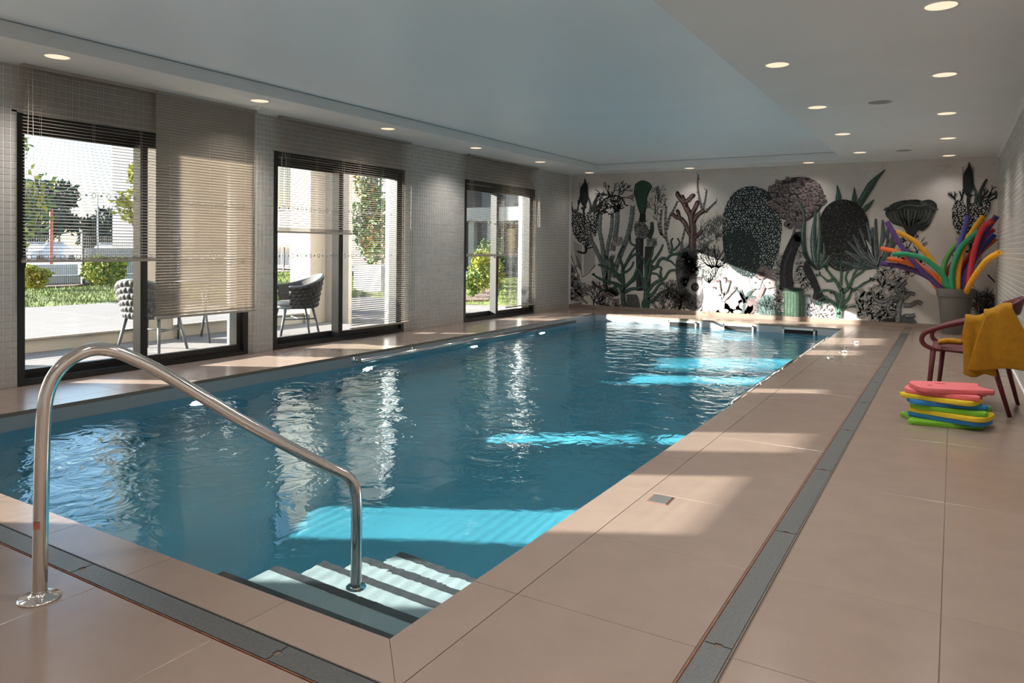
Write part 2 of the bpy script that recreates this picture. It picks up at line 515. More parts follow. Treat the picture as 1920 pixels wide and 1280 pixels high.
for i, y in enumerate((3.86, 5.92, 7.96, 9.82)):
    R = Matrix.Translation((PX0, y, -0.42)) @ Matrix.Rotation(PI / 2, 4, 'Y')
    ls = MB().lathe([(0.0, 0.03), (0.05, 0.026), (0.075, 0.018), (0.08, 0.0)], seg=20, cap0=False, cap1=False)
    o = pchild(ls.xform(R), 'pool_light', M['poollight'], True)
    rg = MB().lathe([(0.078, 0.0), (0.078, 0.02), (0.105, 0.016), (0.11, 0.0)], seg=20, cap0=False, cap1=False).xform(R)
    rg.build('light_ring', M['chrome'], o, True)

# water: real ripples on a fine sheet that closes below the liner
def water():
    # unseen extension below the deck, added so refracted sun reaches the pool floor
    WX0, WX1, WY0, WY1 = -6.58, PX1 + 0.002, -0.15, PY1 + 0.002
    nx, ny = 130, 300
    rng = np.random.RandomState(3)
    x = np.linspace(WX0, WX1, nx + 1); y = np.linspace(WY0, WY1, ny + 1)
    X, Y = np.meshgrid(x, y, indexing='ij')
    Z = np.zeros_like(X)
    for lam, slope, n in ((1.7, 0.008, 6), (0.8, 0.009, 8)):
        for i in range(n):
            a = rng.uniform(0, 2 * PI); l_ = lam * rng.uniform(0.75, 1.3); k = 2 * PI / l_
            Z += slope / k / math.sqrt(n) * 1.414 * np.sin(k * (X * math.cos(a) + Y * math.sin(a)) + rng.uniform(0, 6.28) + 0.6 * np.sin(0.9 * X + 1.3 * Y + i))
    # calmer close to the steps, livelier in the middle of the pool
    Z *= 0.45 + 0.75 * np.clip((Y - 1.8) / 3.0, 0, 1)
    Z += ZW
    V = np.stack([X, Y, Z], -1).reshape(-1, 3).tolist()
    F = []
    s = ny + 1
    for i in range(nx):
        for j in range(ny):
            a = i * s + j
            F.append((a, a + s, a + s + 1, a + 1))
    me = bpy.data.meshes.new('pool_water'); me.from_pydata(V, [], F)
    sm = [True] * len(F)
    me.polygons.foreach_set('use_smooth', sm)
    m = bpy.data.materials.new('water'); m.use_nodes = True
    nt = m.node_tree; nn = nt.nodes; l = nt.links; nn.clear()
    o = nn.new('ShaderNodeOutputMaterial')
    g = nn.new('ShaderNodeBsdfGlass'); g.inputs['IOR'].default_value = 1.33; g.inputs['Roughness'].default_value = 0.0
    l.new(g.outputs[0], o.inputs['Surface'])
    geo = nn.new('ShaderNodeNewGeometry')
    mp = nn.new('ShaderNodeMapping'); mp.inputs['Scale'].default_value = (1.0, 1.0, 1.0)
    l.new(geo.outputs['Position'], mp.inputs['Vector'])
    nz = nn.new('ShaderNodeTexNoise'); nz.inputs['Scale'].default_value = 5.0; nz.inputs['Detail'].default_value = 3.0; nz.inputs['Roughness'].default_value = 0.55; nz.inputs['Distortion'].default_value = 0.6
    l.new(mp.outputs[0], nz.inputs['Vector'])
    bp = nn.new('ShaderNodeBump'); bp.inputs['Strength'].default_value = 0.7; bp.inputs['Distance'].default_value = 0.02
    sx = nn.new('ShaderNodeVectorMath'); sx.operation = 'DISTANCE'; sx.inputs[1].default_value = (-1.75, 2.1, ZW)
    l.new(geo.outputs['Position'], sx.inputs[0])
    mr = nn.new('ShaderNodeMapRange'); mr.inputs[1].default_value = 0.8; mr.inputs[2].default_value = 2.4; mr.inputs[3].default_value = 0.10; mr.inputs[4].default_value = 0.80
    l.new(sx.outputs['Value'], mr.inputs[0]); l.new(mr.outputs[0], bp.inputs['Strength'])
    l.new(nz.outputs[0], bp.inputs['Height']); l.new(bp.outputs[0], g.inputs['Normal'])
    g.inputs['Color'].default_value = (0.90, 0.97, 0.98, 1)
    me.materials.append(m); me.update()
    w = link_mesh('pool_water', me)
    tag(w, 'rippled turquoise water filling the swimming pool', 'water')
    return w
water_ = water()
water_.cycles.is_caustics_caster = True
for o in [basin] + steps: o.cycles.is_caustics_receiver = True
# ------------------------------------------------------------------ sliding windows
M['frame_sunlit'] = mat('sunlit_aluminium', (0.045, 0.043, 0.042, 1), rough=0.4)  # black frame tone lifted to carry the sun reflected off the interlock
XS_OUT, XS_IN = -6.49, -6.375      # planes of the outer and the inner sash
def ring_pts(cy, cz, r, n=10): return [(cy + r * math.cos(2 * PI * k / n), cz + r * math.sin(2 * PI * k / n)) for k in range(n)]
M['sticker'] = mat('frosted_sticker', (0.72, 0.74, 0.74, 1), rough=0.7)
def make_window(idx, y0, y1, ma, mb_, stickers):
    w = tag(empty('window_%d' % idx, (XL, y0, 0)), kind='structure')
    def part(mb, name, m, parent=None, auto=None):
        o = mb.build(name, m, None, auto=auto); o.parent = parent or w
        if parent is None: o.location = (-XL, -y0, 0)
        return o
    fx0, fx1, e = -6.53, -6.306, 0.055
    part(MB().box(fx0, fx1, y0, y0 + e, 0, WTOP), 'jamb', M['frame'])
    part(MB().box(fx0, fx1, y1 - e, y1, 0, WTOP), 'jamb', M['frame'])
    part(MB().box(fx0, fx1, y0 + e, y1 - e, WTOP - e, WTOP), 'head', M['frame'])
    sl = MB().box(fx0, fx1, y0 + e, y1 - e, -0.03, 0.035)
    sl.box(-6.44, -6.43, y0 + e, y1 - e, 0.035, 0.048); sl.box(-6.335, -6.325, y0 + e, y1 - e, 0.035, 0.048)
    part(sl, 'sill_track', M['frame'])
    def sash(xc, a, b, name):
        s = part(MB().box(xc - 0.028, xc + 0.028, a, a + 0.062, 0.04, WTOP - e), 'sash_stile', M['frame'])
        part(MB().box(xc - 0.028, xc + 0.028, b - 0.062, b, 0.04, WTOP - e), 'sash_stile', M['frame'])
        part(MB().box(xc - 0.028, xc + 0.028, a + 0.062, b - 0.062, 0.04, 0.105), 'sash_rail', M['frame'])
        part(MB().box(xc - 0.028, xc + 0.028, a + 0.062, b - 0.062, WTOP - e - 0.085, WTOP - e), 'sash_rail', M['frame'])
        p = part(MB().box(xc - 0.004, xc + 0.004, a + 0.06, b - 0.06, 0.10, WTOP - e - 0.08), 'pane', M['glass'])
        if stickers:
            for zc in (1.02, 1.56):
                st = MB()
                y = a + 0.12; k = 0
                while y < b - 0.1:
                    if k % 2 == 0:
                        o = ring_pts(y, zc, 0.024); i = ring_pts(y, zc, 0.016)
                        n = len(o)
                        st.add([(xc + 0.0046, q[0], q[1]) for q in o] + [(xc + 0.0046, q[0], q[1]) for q in i],
                               [(q, (q + 1) % n, n + (q + 1) % n, n + q) for q in range(n)])
                    else:
                        st.add([(xc + 0.0046, y - 0.011, zc - 0.011), (xc + 0.0046, y + 0.011, zc - 0.011), (xc + 0.0046, y + 0.011, zc + 0.011), (xc + 0.0046, y - 0.011, zc + 0.011)], [(0, 1, 2, 3)])
                    y += 0.066; k += 1
                tag(st.build('safety_sticker_row', M['sticker'], p), kind='stuff')
        return p
    sash(XS_OUT, y0 + e - 0.005, mb_, 'outer')
    sash(XS_IN, ma + 0.02, y1 - e + 0.005, 'inner')
    fin = MB().box(-6.46, -6.347, ma + 0.012, ma + 0.022, 0.04, WTOP - e)
    part(fin, 'interlock', M['frame_sunlit'])
    hd = MB().box(-6.46, -6.435, y0 + 0.075, y0 + 0.10, 0.94, 1.12).box(-6.435, -6.40, y0 + 0.08, y0 + 0.095, 0.955, 0.975).box(-6.435, -6.40, y0 + 0.08, y0 + 0.095, 1.085, 1.105).box(-6.405, -6.385, y0 + 0.072, y0 + 0.10, 0.94, 1.12)
    part(hd, 'door_handle', M['frame'])
    # outer reveal, painted
    rv = MB().box(XO + 0.002, fx0, y1 - 0.012, y1, -0.03, WTOP).box(XO + 0.002, fx0, y0, y0 + 0.012, -0.03, WTOP).box(XO + 0.002, fx0, y0, y1, WTOP - 0.012, WTOP)
    part(rv, 'outer_reveal', M['white'])
for i, (a, b, c, d) in enumerate(WINS): make_window(i + 1, a, b, c, d, i < 3)

# ------------------------------------------------------------------ venetian blinds
XBL = -6.205
def slat_mesh(length, tilt):
    n = 5; w = 0.0290; th = 0.0007
    prof = []
    for k in range(n):
        u = -w / 2 + w * k / (n - 1)
        prof.append((u, 0.0022 * (1 - (2 * u / w) ** 2)))
    prof += [(p[0], p[1] - th) for p in prof[::-1]]
    ct, st = math.cos(tilt), math.sin(tilt)
    P = [(p[0] * ct - p[1] * st, p[0] * st + p[1] * ct) for p in prof]
    m = len(P)
    mb = MB()
    mb.add([(p[0], 0, p[1]) for p in P] + [(p[0], length, p[1]) for p in P],
           [(k, (k + 1) % m, m + (k + 1) % m, m + k) for k in range(m)] + [tuple(range(m - 1, -1, -1)), tuple(range(m, 2 * m))])
    me = mb.mesh('slat', M['slat'])
    return me
def blind(label, y0, y1, zb, tilt, pull=None, stack=0):
    o = tag(empty('venetian_blind', (XBL, y0, ZC)), label, 'blind', 'venetian blinds on the window wall')
    L = y1 - y0
    MB().box(-0.02, 0.02, 0.0, L, -0.030, -0.001).build('head_rail', M['slat'], o)
    MB().box(-0.016, 0.016, 0, L, zb - ZC, zb - ZC + 0.022).build('bottom_rail', M['slat'], o)
    me = slat_mesh(L - 0.004, math.radians(tilt))
    z = -0.045
    pitch = 0.0262
    zend = zb - ZC + 0.03 + stack * 0.0045
    while z > zend:
        link_mesh('slat', me, o, (0, 0.002, z)); z -= pitch
    for k in range(stack):
        link_mesh('slat', slat_flat(L - 0.004), o, (0, 0.002, zb - ZC + 0.026 + 0.0045 * k))
    for fr in (0.12, 0.5, 0.88):
        c = MB()
        c.box(0.0135, 0.0147, L * fr - 0.0008, L * fr + 0.0008, zb - ZC + 0.01, -0.03)
        c.box(-0.0147, -0.0135, L * fr - 0.0008, L * fr + 0.0008, zb - ZC + 0.01, -0.03)
        c.build('ladder_cord', M['cord'], o)
    if pull is not None:
        s, zl = pull
        pts = [(0.022, s, -0.02), (0.026, s - 0.004, -0.4), (0.03, s - 0.02, zl - ZC + 0.12), (0.03, s - 0.012, zl - ZC + 0.03), (0.03, s + 0.012, zl - ZC), (0.03, s + 0.036, zl - ZC + 0.03), (0.03, s + 0.038, zl - ZC + 0.15), (0.024, s + 0.03, -0.4), (0.022, s + 0.026, -0.02)]
        MB().tube([tuple(q) for q in catmull(pts, 5)], 0.0021, 5).build('pull_cord', M['cord'], o)
_flat = {}
def slat_flat(l):
    k = round(l, 3)
    if k not in _flat: _flat[k] = slat_mesh(l, 0.0)
    return _flat[k]
blind('half-raised open-slat blind over the grass view, beside the closed blind', 2.89, 3.992, 0.985, -14, (0.035, 1.49), 4)
blind('glowing taupe blind with tilted slats, lowest over the outdoor table legs', 3.998, 5.10, 0.455, 54, (1.08, 1.42))
blind('raised blind above the single woven chair, highest bottom rail', 5.41, 6.51, 1.275, -14, (0.03, 1.95), 8)
blind('nearly floor-length open blind right of the single woven chair', 6.52, 7.62, 0.128, -14, (1.10, 1.35))
blind('half-raised blind on the farthest window, over the flowering bed', 8.975, 10.09, 1.0, -14, (0.03, 2.0), 5)
blind('nearly floor-length open blind on the farthest window, next to the mural', 10.085, 11.10, 0.158, -14, (1.0, 1.5))
blind('unseen blind lowered to dim the sun, on the window beside the photographer, left half', -0.52, 0.60, 0.3, 0)  # both blinds here are unseen, lowered to weaken the sun band in the pool
blind('unseen blind lowered to dim the sun, on the window beside the photographer, right half', 0.60, 1.72, 0.3, 0)
# ------------------------------------------------------------------ outside: ground
M['paving'] = mat_tile('pale_paving', (0.15, 0.136, 0.128, 1), 0.8, 0.06)
M['render'] = mat('cream_render', (0.32, 0.275, 0.225, 1), rough=0.85, var=0.04, vscale=3, bump=0.1, bscale=120)
M['grass'] = mat('grass_blades', (0.125, 0.155, 0.025, 1), rough=0.8, var=0.35, vscale=0.8, detail=6)
M['soil'] = mat('bark_mulch', (0.13, 0.075, 0.055, 1), rough=0.95, var=0.5, vscale=18, detail=6, bump=0.6, bscale=60)
M['concrete'] = mat('grey_concrete', (0.36, 0.35, 0.34, 1), rough=0.85, var=0.1, vscale=2)
M['facade'] = mat('beige_facade', (0.19, 0.16, 0.138, 1), rough=0.85, var=0.03, vscale=1)
M['facade_white'] = mat('white_facade', (0.28, 0.27, 0.255, 1), rough=0.85, var=0.03, vscale=1)
M['facade_grey'] = mat('grey_facade', (0.28, 0.265, 0.25, 1), rough=0.85, var=0.03, vscale=1)
M['dark_metal'] = mat('dark_metal', (0.03, 0.032, 0.035, 1), rough=0.45)
M['win_dark'] = mat('dark_window', (0.03, 0.036, 0.045, 1), rough=0.08, spec=0.6)
M['leaf'] = mat('green_leaf', (0.075, 0.14, 0.025, 1), rough=0.6, var=0.45, vscale=7)
M['leaf_yellow'] = mat('yellow_leaf', (0.30, 0.30, 0.03, 1), rough=0.6, var=0.4, vscale=7)
M['leaf_dark'] = mat('dark_leaf', (0.022, 0.04, 0.018, 1), rough=0.7, var=0.4, vscale=2)
M['leaf_orange'] = mat('autumn_leaf', (0.30, 0.16, 0.03, 1), rough=0.6, var=0.5, vscale=7)
M['bark'] = mat('bark', (0.10, 0.075, 0.055, 1), rough=0.9, var=0.3, vscale=12)

tag(MB().box(-140, 60, -90, XO * 0 - 4.5, -0.35, -0.06).box(-140, XO, -4.5, 120, -0.35, -0.06).build('ground', M['concrete']), kind='structure')
tag(MB().box(-26, XO + 0.01, -4.4, 23.4, -0.06, -0.022).build('terrace', M['floor_grout']), kind='structure')
terr = bpy.data.objects['terrace']
# planks of the terrace: long pale slabs, one piece each
_pk = {}
def slab(x0, x1, y0, y1, z, parent, m='paving', name='paving_slab'):
    k = (round(x1 - x0, 3), round(y1 - y0, 3), m)
    if k not in _pk: _pk[k] = MB().bbox(0, k[0] - 0.006, 0, k[1] - 0.006, -0.012, 0, 0.002).mesh(name, M[m])
    link_mesh(name, _pk[k], parent, (x0, y0, z))
for iy in range(0, 16):
    for ix in range(0, 11):
        off = 0.6 * (ix % 2)
        slab(-6.66 - 0.145 * (ix + 1), -6.66 - 0.145 * ix, 2.3 + 1.2 * iy - off, 2.3 + 1.2 * (iy + 1) - off, -0.012, terr, name='terrace_plank')
for iy in range(0, 12):
    for ix in range(0, 8):
        slab(-8.26 - 0.6 * (ix + 1), -8.26 - 0.6 * ix, 8.4 + 0.6 * iy, 9.0 + 0.6 * iy, -0.012, terr)
upper = tag(MB().box(-12.1, -8.25, -4.4, 7.95, -0.02, 0.128).build('upper_terrace', M['render']), kind='structure')
for iy in range(0, 6):
    for ix in range(0, 24):
        slab(-8.27 - 0.16 * (ix + 1), -8.27 - 0.16 * ix, 1.0 + 1.15 * iy, 1.0 + 1.15 * (iy + 1), 0.14, upper, name='terrace_plank')
kerb = MB()
kerb.box(-8.27, -8.21, -4.4, 7.95, 0.128, 0.145)
kerb.build('kerb_cap', M['render'], upper)

def lawn(name, poly, z, blades, seed, label):
    o = tag(MB().prism(poly, -0.06, z).build(name, M['grass']), kind='structure')
    rng = random.Random(seed)
    xs = [p[0] for p in poly]; ys = [p[1] for p in poly]
    mb = MB()
    def inside(x, y):
        c = False; n = len(poly)
        for i in range(n):
            a, b = poly[i], poly[i - 1]
            if (a[1] > y) != (b[1] > y) and x < (b[0] - a[0]) * (y - a[1]) / (b[1] - a[1]) + a[0]: c = not c
        return c
    k = 0
    while k < blades:
        x = rng.uniform(min(xs), max(xs)); y = rng.uniform(min(ys), max(ys))
        if not inside(x, y): continue
        a = rng.uniform(0, 2 * PI); w = rng.uniform(0.006, 0.012); hh = rng.uniform(0.03, 0.075); t_ = rng.uniform(-0.03, 0.03)
        mb.add([(x - w * math.cos(a), y - w * math.sin(a), z - 0.004), (x + w * math.cos(a), y + w * math.sin(a), z - 0.004), (x + t_, y + t_ * math.sin(a), z + hh)], [(0, 1, 2)])
        k += 1
    g = mb.build('grass_blades', M['grass'])
    tag(g, label, 'grass', kind='stuff')
lawn('lawn_1', [(-17.0, 2), (-12.1, 2), (-12.1, 8.2), (-11.6, 12.4), (-21, 19.5), (-21, 14.3), (-17, 9.2)], 0.13, 26000, 1, 'short sunlit grass on the lawn behind the paved terrace')
lawn('lawn_2', [(-11.6, 12.5), (-8.35, 12.0), (-7.2, 12.6), (-7.0, 23.3), (-21, 23.3), (-21, 19.6)], 0.0, 16000, 2, 'sunlit grass in front of the apartment wing')
tag(MB().prism([(-17.9, 2), (-17.0, 2), (-17.0, 9.0), (-21, 13), (-21, 14.2), (-17.9, 10.5)], -0.06, 0.17).build('mulch_bed_1', M['soil']), kind='structure')
tag(MB().prism([(-12.4, 17.7), (-8.71, 12.45), (-8.4, 12.9), (-9.86, 15.53), (-12.08, 19.34)], -0.06, 0.035).build('mulch_bed_2', M['soil']), kind='structure')

# ------------------------------------------------------------------ columns of the porch
def column(y, label, wing=False, wd=0.42):
    o = tag(empty('porch_column', (-8.31, y, -0.02)), label, 'column', 'porch columns')
    xa = -0.24 if wing else 0.11
    MB().box(xa, 0.18, 0, wd if not wing else 0.62, 0, 3.0).build('shaft', M['render'], o)
    MB().box(xa - 0.012, 0.192, -0.012, wd + 0.012 if not wing else 0.63, 0, 0.05).build('plinth', M['render'], o)
    if wing: MB().box(0.18, 0.66, 0.30, 0.37, 0, 3.0).build('wing_wall', M['render'], o)
column(5.05, 'cream column behind the first woven chair')
column(7.68, 'stepped cream column behind the single woven chair', True)
column(2.27, 'cream porch column left of the first window view', wd=0.8)
column(-0.40, 'cream porch column beside the photographer')

# ------------------------------------------------------------------ plants
def leaf_cloud(mb, c, r, n, size, rng, flat=1.0):
    for _ in range(n):
        while True:
            p = Vector((rng.uniform(-1, 1), rng.uniform(-1, 1), rng.uniform(-1, 1)))
            if 0.15 < p.length < 1: break
        q = Vector((c[0] + p.x * r[0], c[1] + p.y * r[1], c[2] + p.z * r[2]))
        d = Vector((rng.uniform(-1, 1), rng.uniform(-1, 1), rng.uniform(-0.7, 0.9))).normalized()
        e = d.cross(Vector((rng.uniform(-1, 1), rng.uniform(-1, 1), rng.uniform(-1, 1)))).normalized()
        s = size * rng.uniform(0.6, 1.3)
        mid = q + d * s * 0.5 + d.cross(e) * s * 0.12
        mb.add([q, mid + e * s * 0.3, q + d * s, mid - e * s * 0.3], [(0, 1, 2), (0, 2, 3)])
def plant(name, loc, blobs, stems, label, cat, m='leaf', seed=0, size=0.09, group=None, m2=None):
    rng = random.Random(seed)
    o = tag(empty(name, loc), label, cat, group)
    mb = MB()
    for st in stems: mb.tube([tuple(q) for q in catmull(st[0], 4)], [st[1] * (1 - 0.6 * i / (4 * (len(st[0]) - 1))) for i in range(4 * (len(st[0]) - 1) + 1)], 6)
    mb.build('trunk' if cat == 'tree' else 'stem', M['bark'], o, True)
    for k, bl in enumerate(((blobs, m),) if not m2 else ((blobs, m), (blobs[::2], m2))):
        lb = MB()
        for (c, r, n) in bl[0]: leaf_cloud(lb, c, r, n if k == 0 else n // 2, size, rng)
        tag(lb.build('foliage', M[bl[1]], o), kind='stuff')
    return o
def shrub(loc, rx, h_, label, m, seed, n=900, m2=None, size=0.075):
    rng = random.Random(seed)
    stems = [([(0, 0, 0), (rng.uniform(-.2, .2) * rx, rng.uniform(-.2, .2) * rx, h_ * 0.4), (rng.uniform(-.8, .8) * rx, rng.uniform(-.8, .8) * rx, h_ * 0.85)], 0.012) for _ in range(7)]
    blobs = [((0, 0, h_ * 0.5), (rx, rx * 0.8, h_ * 0.5), n)] + [((rng.uniform(-.6, .6) * rx, rng.uniform(-.5, .5) * rx, h_ * rng.uniform(0.6, 0.95)), (rx * 0.35, rx * 0.35, h_ * 0.25), n // 6) for _ in range(6)]
    plant('shrub', loc, blobs, stems, label, 'shrub', m, seed, size, 'garden shrubs', m2)
shrub((-16.9, 9.6, 0.16), 0.55, 0.60, 'large round yellow-green shrub in front of the dark fence post', 'leaf_yellow', 11, 1400, 'leaf')
shrub((-16.6, 7.95, 0.16), 0.32, 0.46, 'small yellow-green shrub beside the left window jamb', 'leaf_yellow', 12, 700, 'leaf_orange')
shrub((-16.6, 10.55, 0.16), 0.28, 0.55, 'shrub just left of the first woven chair', 'leaf_yellow', 13, 600, 'leaf')
shrub((-9.75, 14.6, 0.03), 0.30, 0.92, 'tall green and gold shrub on the bark bed', 'leaf_yellow', 14, 900, 'leaf')
shrub((-9.95, 15.5, 0.03), 0.30, 0.85, 'gold shrub at the right of the bark bed', 'leaf_yellow', 15, 900, 'leaf_orange')
shrub((-9.15, 13.4, 0.03), 0.15, 0.5, 'low green shrub at the front of the bark bed', 'leaf', 16, 450, 'leaf_yellow')
shrub((-13.4, 20.6, 0.0), 0.6, 1.3, 'green bush growing before the balcony', 'leaf', 17, 700, None, 0.1)
def tree(loc, h_, cr, ch, label, m, seed, n=2600, size=0.13, m2=None, lean=(0, 0)):
    rng = random.Random(seed)
    stems = [([(0, 0, -0.1), (0.05, 0.03, h_ * 0.4), (lean[0] * 0.5, lean[1] * 0.5, h_ * 0.65), (lean[0], lean[1], h_ * 0.95)], 0.035 + 0.012 * h_)]
    blobs = []
    for k in range(11):
        a = rng.uniform(0, 2 * PI); rr = cr * rng.uniform(0.15, 0.75); z = h_ - ch * rng.uniform(0.1, 1.0)
        c = (lean[0] + rr * math.cos(a), lean[1] + rr * math.sin(a), z)
        blobs.append((c, (cr * 0.38, cr * 0.38, ch * 0.2), n // 11))
        stems.append(([(lean[0] * 0.5, lean[1] * 0.5, max(h_ * 0.35, z - ch * 0.35)), (c[0] * 0.6, c[1] * 0.6, z - ch * 0.15), c], 0.02 + 0.004 * h_))
    plant('garden_tree', loc, blobs, stems, label, 'tree', m, seed, size, 'trees outside', m2)
tree((-14.2, 6.10, 0.1), 3.0, 0.95, 2.2, 'leafy green tree at the left jamb of the first window', 'leaf', 21, 1000, 0.15, 'leaf_yellow')
tree((-12.0, 7.42, 0.1), 2.4, 0.36, 1.0, 'slim bright yellow-green sapling against the grey building', 'leaf_yellow', 22, 500, 0.12)
tree((-15.4, 17.0, 0.0), 4.2, 0.95, 3.6, 'garden tree with green and orange leaves behind the white planter', 'leaf', 23, 2600, 0.15, 'leaf_orange')
rngt = random.Random(5)
for k, (px_, py_, hh, cr) in enumerate(((-62, 30.0, 6.2, 2.2), (-66, 33.6, 6.6, 2.6), (-60, 33.6, 4.2, 1.6), (-72, 41.5, 4.9, 2.4), (-58, 27.5, 4.5, 2.0))):
    tree((px_, py_, -0.5), hh, cr, hh * 0.62, ('tall dark pine on the skyline, leftmost of the row', 'broad dark pine on the skyline with the highest crown', 'small dark pine in front of the skyline row', 'low dark pine beside the grey building', 'dark bushy tree at the left end of the skyline')[k], 'leaf_dark', 31 + k, 1800, 0.5)

# ------------------------------------------------------------------ fence, walls, poles
fence = tag(empty('mesh_fence', (-17.5, 4, 0.1)), 'dark welded mesh fence with posts behind the shrubs', 'fence')
for y in (4.45, 6.95, 9.45, 11.95):
    MB().box(-0.03, 0.03, -0.03, 0.03, 0, 1.25).build('fence_post', M['dark_metal'], fence, loc=(0, y - 4, 0))
fm = MB()
for k in range(0, 170): fm.box(-0.0025, 0.0025, 0.4 + k * 0.048, 0.4048 + k * 0.048, 0.05, 1.2)
for k in range(7): fm.box(-0.004, 0.004, 0.4, 8.5, 0.06 + k * 0.19, 0.066 + k * 0.19)
tag(fm.build('fence_wire', M['dark_metal'], fence), kind='stuff')
def wall_thing(name, boxes, m, label, cat, group=None):
    x0 = boxes[0][0]; y0 = boxes[0][2]; z0 = boxes[0][4]
    mb = MB()
    for b_ in boxes: mb.bbox(b_[0] - x0, b_[1] - x0, b_[2] - y0, b_[3] - y0, b_[4] - z0, b_[5] - z0, 0.01)
    return tag(mb.build(name, M[m], loc=(x0, y0, z0)), label, cat, group)
wall_thing('retaining_wall', [(-18.15, -18.0, 3, 13, -0.06, 0.36)], 'concrete', 'low grey concrete wall just behind the mesh fence', 'wall')
wall_thing('block_wall', [(-19.6, -19.4, 3, 10.35, -0.06, 0.58)], 'concrete', 'higher grey concrete wall behind the fence, left half', 'wall')
wall_thing('white_hoarding', [(-21.2, -21.0, 11.4, 15.5, -0.06, 0.99)], 'facade_white', 'white panel wall beyond the fence beside the grey building', 'wall')
pole = tag(empty('red_pole', (-40, 20.0, -0.3)), 'orange-red pole standing in the car park', 'pole')
MB().lathe([(0.09, 0), (0.085, 3.2), (0.0, 3.25)], seg=10, cap1=False).build('shaft', mat('red_paint', (0.45, 0.07, 0.03, 1), rough=0.6), pole, True)
MB().lathe([(0.16, 0), (0.16, 0.06), (0.09, 0.1)], seg=10).build('base', M['concrete'], pole, True)
for k, (x_, y_, hh) in enumerate(((-45, 25.2, 4.4), (-45, 27.8, 4.6))):
    lp = tag(empty('lamp_post', (x_, y_, -0.3)), ('thin grey lamp post left of the grey building', 'thin grey lamp post hard by the grey building')[k], 'lamp post')
    MB().lathe([(0.06, 0), (0.04, hh)], seg=8).build('shaft', M['concrete'], lp, True)
    MB().box(-0.1, 0.6, -0.08, 0.08, hh, hh + 0.08).build('lamp_head', M['concrete'], lp)

def car(loc, rz, col, label):
    o = tag(empty('parked_car', loc, rz), label, 'car', 'parked cars')
    prof = [(-2.1, 0.25), (-2.1, 0.75), (-1.7, 0.9), (-1.2, 0.95), (-0.6, 1.42), (0.7, 1.45), (1.5, 0.98), (2.1, 0.85), (2.15, 0.25)]
    n = len(prof)
    mb = MB().add([(p[0], -0.82 + (0.12 if p[1] > 1.2 else 0), p[1]) for p in prof] + [(p[0], 0.82 - (0.12 if p[1] > 1.2 else 0), p[1]) for p in prof],
                  [tuple(range(n)), tuple(range(2 * n - 1, n - 1, -1))] + [((k + 1) % n, k, n + k, n + (k + 1) % n) for k in range(n)])
    mb.build('body', mat('car_paint', col, rough=0.25), o)
    for s in (-1, 1):
        MB().add([(-1.05, s * 0.79, 0.98), (1.3, s * 0.79, 1.0), (0.6, s * 0.722, 1.38), (-0.5, s * 0.722, 1.36)], [(0, 1, 2, 3)]).build('side_window', M['win_dark'], o)
        for x_ in (-1.35, 1.35):
            R = Matrix.Translation((x_, s * 0.75, 0.31)) @ Matrix.Rotation(PI / 2, 4, 'X')
            MB().lathe([(0.31, -0.1), (0.31, 0.1)], seg=14).xform(R).build('wheel', M['black'], o)
    MB().add([(-1.15, -0.7, 0.98), (-1.15, 0.7, 0.98), (-0.63, 0.62, 1.4), (-0.63, -0.62, 1.4)], [(0, 1, 2, 3)]).build('windscreen', M['win_dark'], o)
car((-50, 24.6, -0.30), 2.0, (0.55, 0.56, 0.58, 1), 'silver car parked far beyond the fence at the left')
car((-49, 28.6, -0.30), 2.0, (0.75, 0.75, 0.76, 1), 'white car parked beyond the fence near the white panel wall')

# ------------------------------------------------------------------ buildings
def bwin(parent, x0, x1, y, z0, z1, mull=1):
    f = MB().box(x0, x1, y - 0.05, y + 0.02, z0, z1).build('window_frame', M['frame_grey'], parent)
    n = mull + 1
    wd = (x1 - x0 - 0.08 * (n + 1)) / n
    for k in range(n):
        a = x0 + 0.08 + k * (wd + 0.08)
        MB().box(a, a + wd, y - 0.06, y - 0.045, z0 + 0.08, z1 - 0.08).build('window_pane', M['win_dark'], f)
gb = tag(empty('grey_building', (-29.3, 17, -0.3)), 'tall plain grey building beyond the fence', 'building')
MB().box(0, 5.3, 0, 2.0, 0, 16).build('wall', mat('grey_render', (0.07, 0.07, 0.073, 1), rough=0.85, var=0.03, vscale=1), gb)
MB().box(-0.15, 5.45, -0.15, 2.15, 16, 16.4).build('roof_edge', M['concrete'], gb)

wing = tag(empty('apartment_wing', (-20, 24, -0.06)), 'pale apartment wing with balconies across the garden', 'building')
def wp(mb, name, m, parent=None):
    o = mb.build(name, M[m], None); o.parent = parent or wing
    if parent is None: o.location = (20, -24, 0.06)
    return o
wp(MB().box(-31, -17.4, 24.0, 32, 0, 11), 'wall', 'facade')
wp(MB().box(-17.4, -7.5, 26.2, 32, 0, 11), 'wall', 'facade_grey')
wp(MB().box(-13.9, -7.5, 24.0, 26.2, 0, 11), 'wall', 'facade_white')
bal = wp(MB().box(-16.6, -12.6, 22.9, 26.2, 2.18, 2.42), 'balcony_slab', 'facade_white')
o = MB().box(-16.6, -12.6, 22.85, 22.97, 2.12, 2.62).build('parapet', M['facade_white'], bal)
o = MB().box(-16.65, -16.53, 22.9, 26.2, 2.12, 2.62).build('parapet', M['facade_white'], bal)
for x_ in (-15.75, -14.9):
    wp(MB().box(x_ - 0.12, x_ + 0.12, 23.0, 23.24, 0, 2.15), 'balcony_column', 'facade_white')
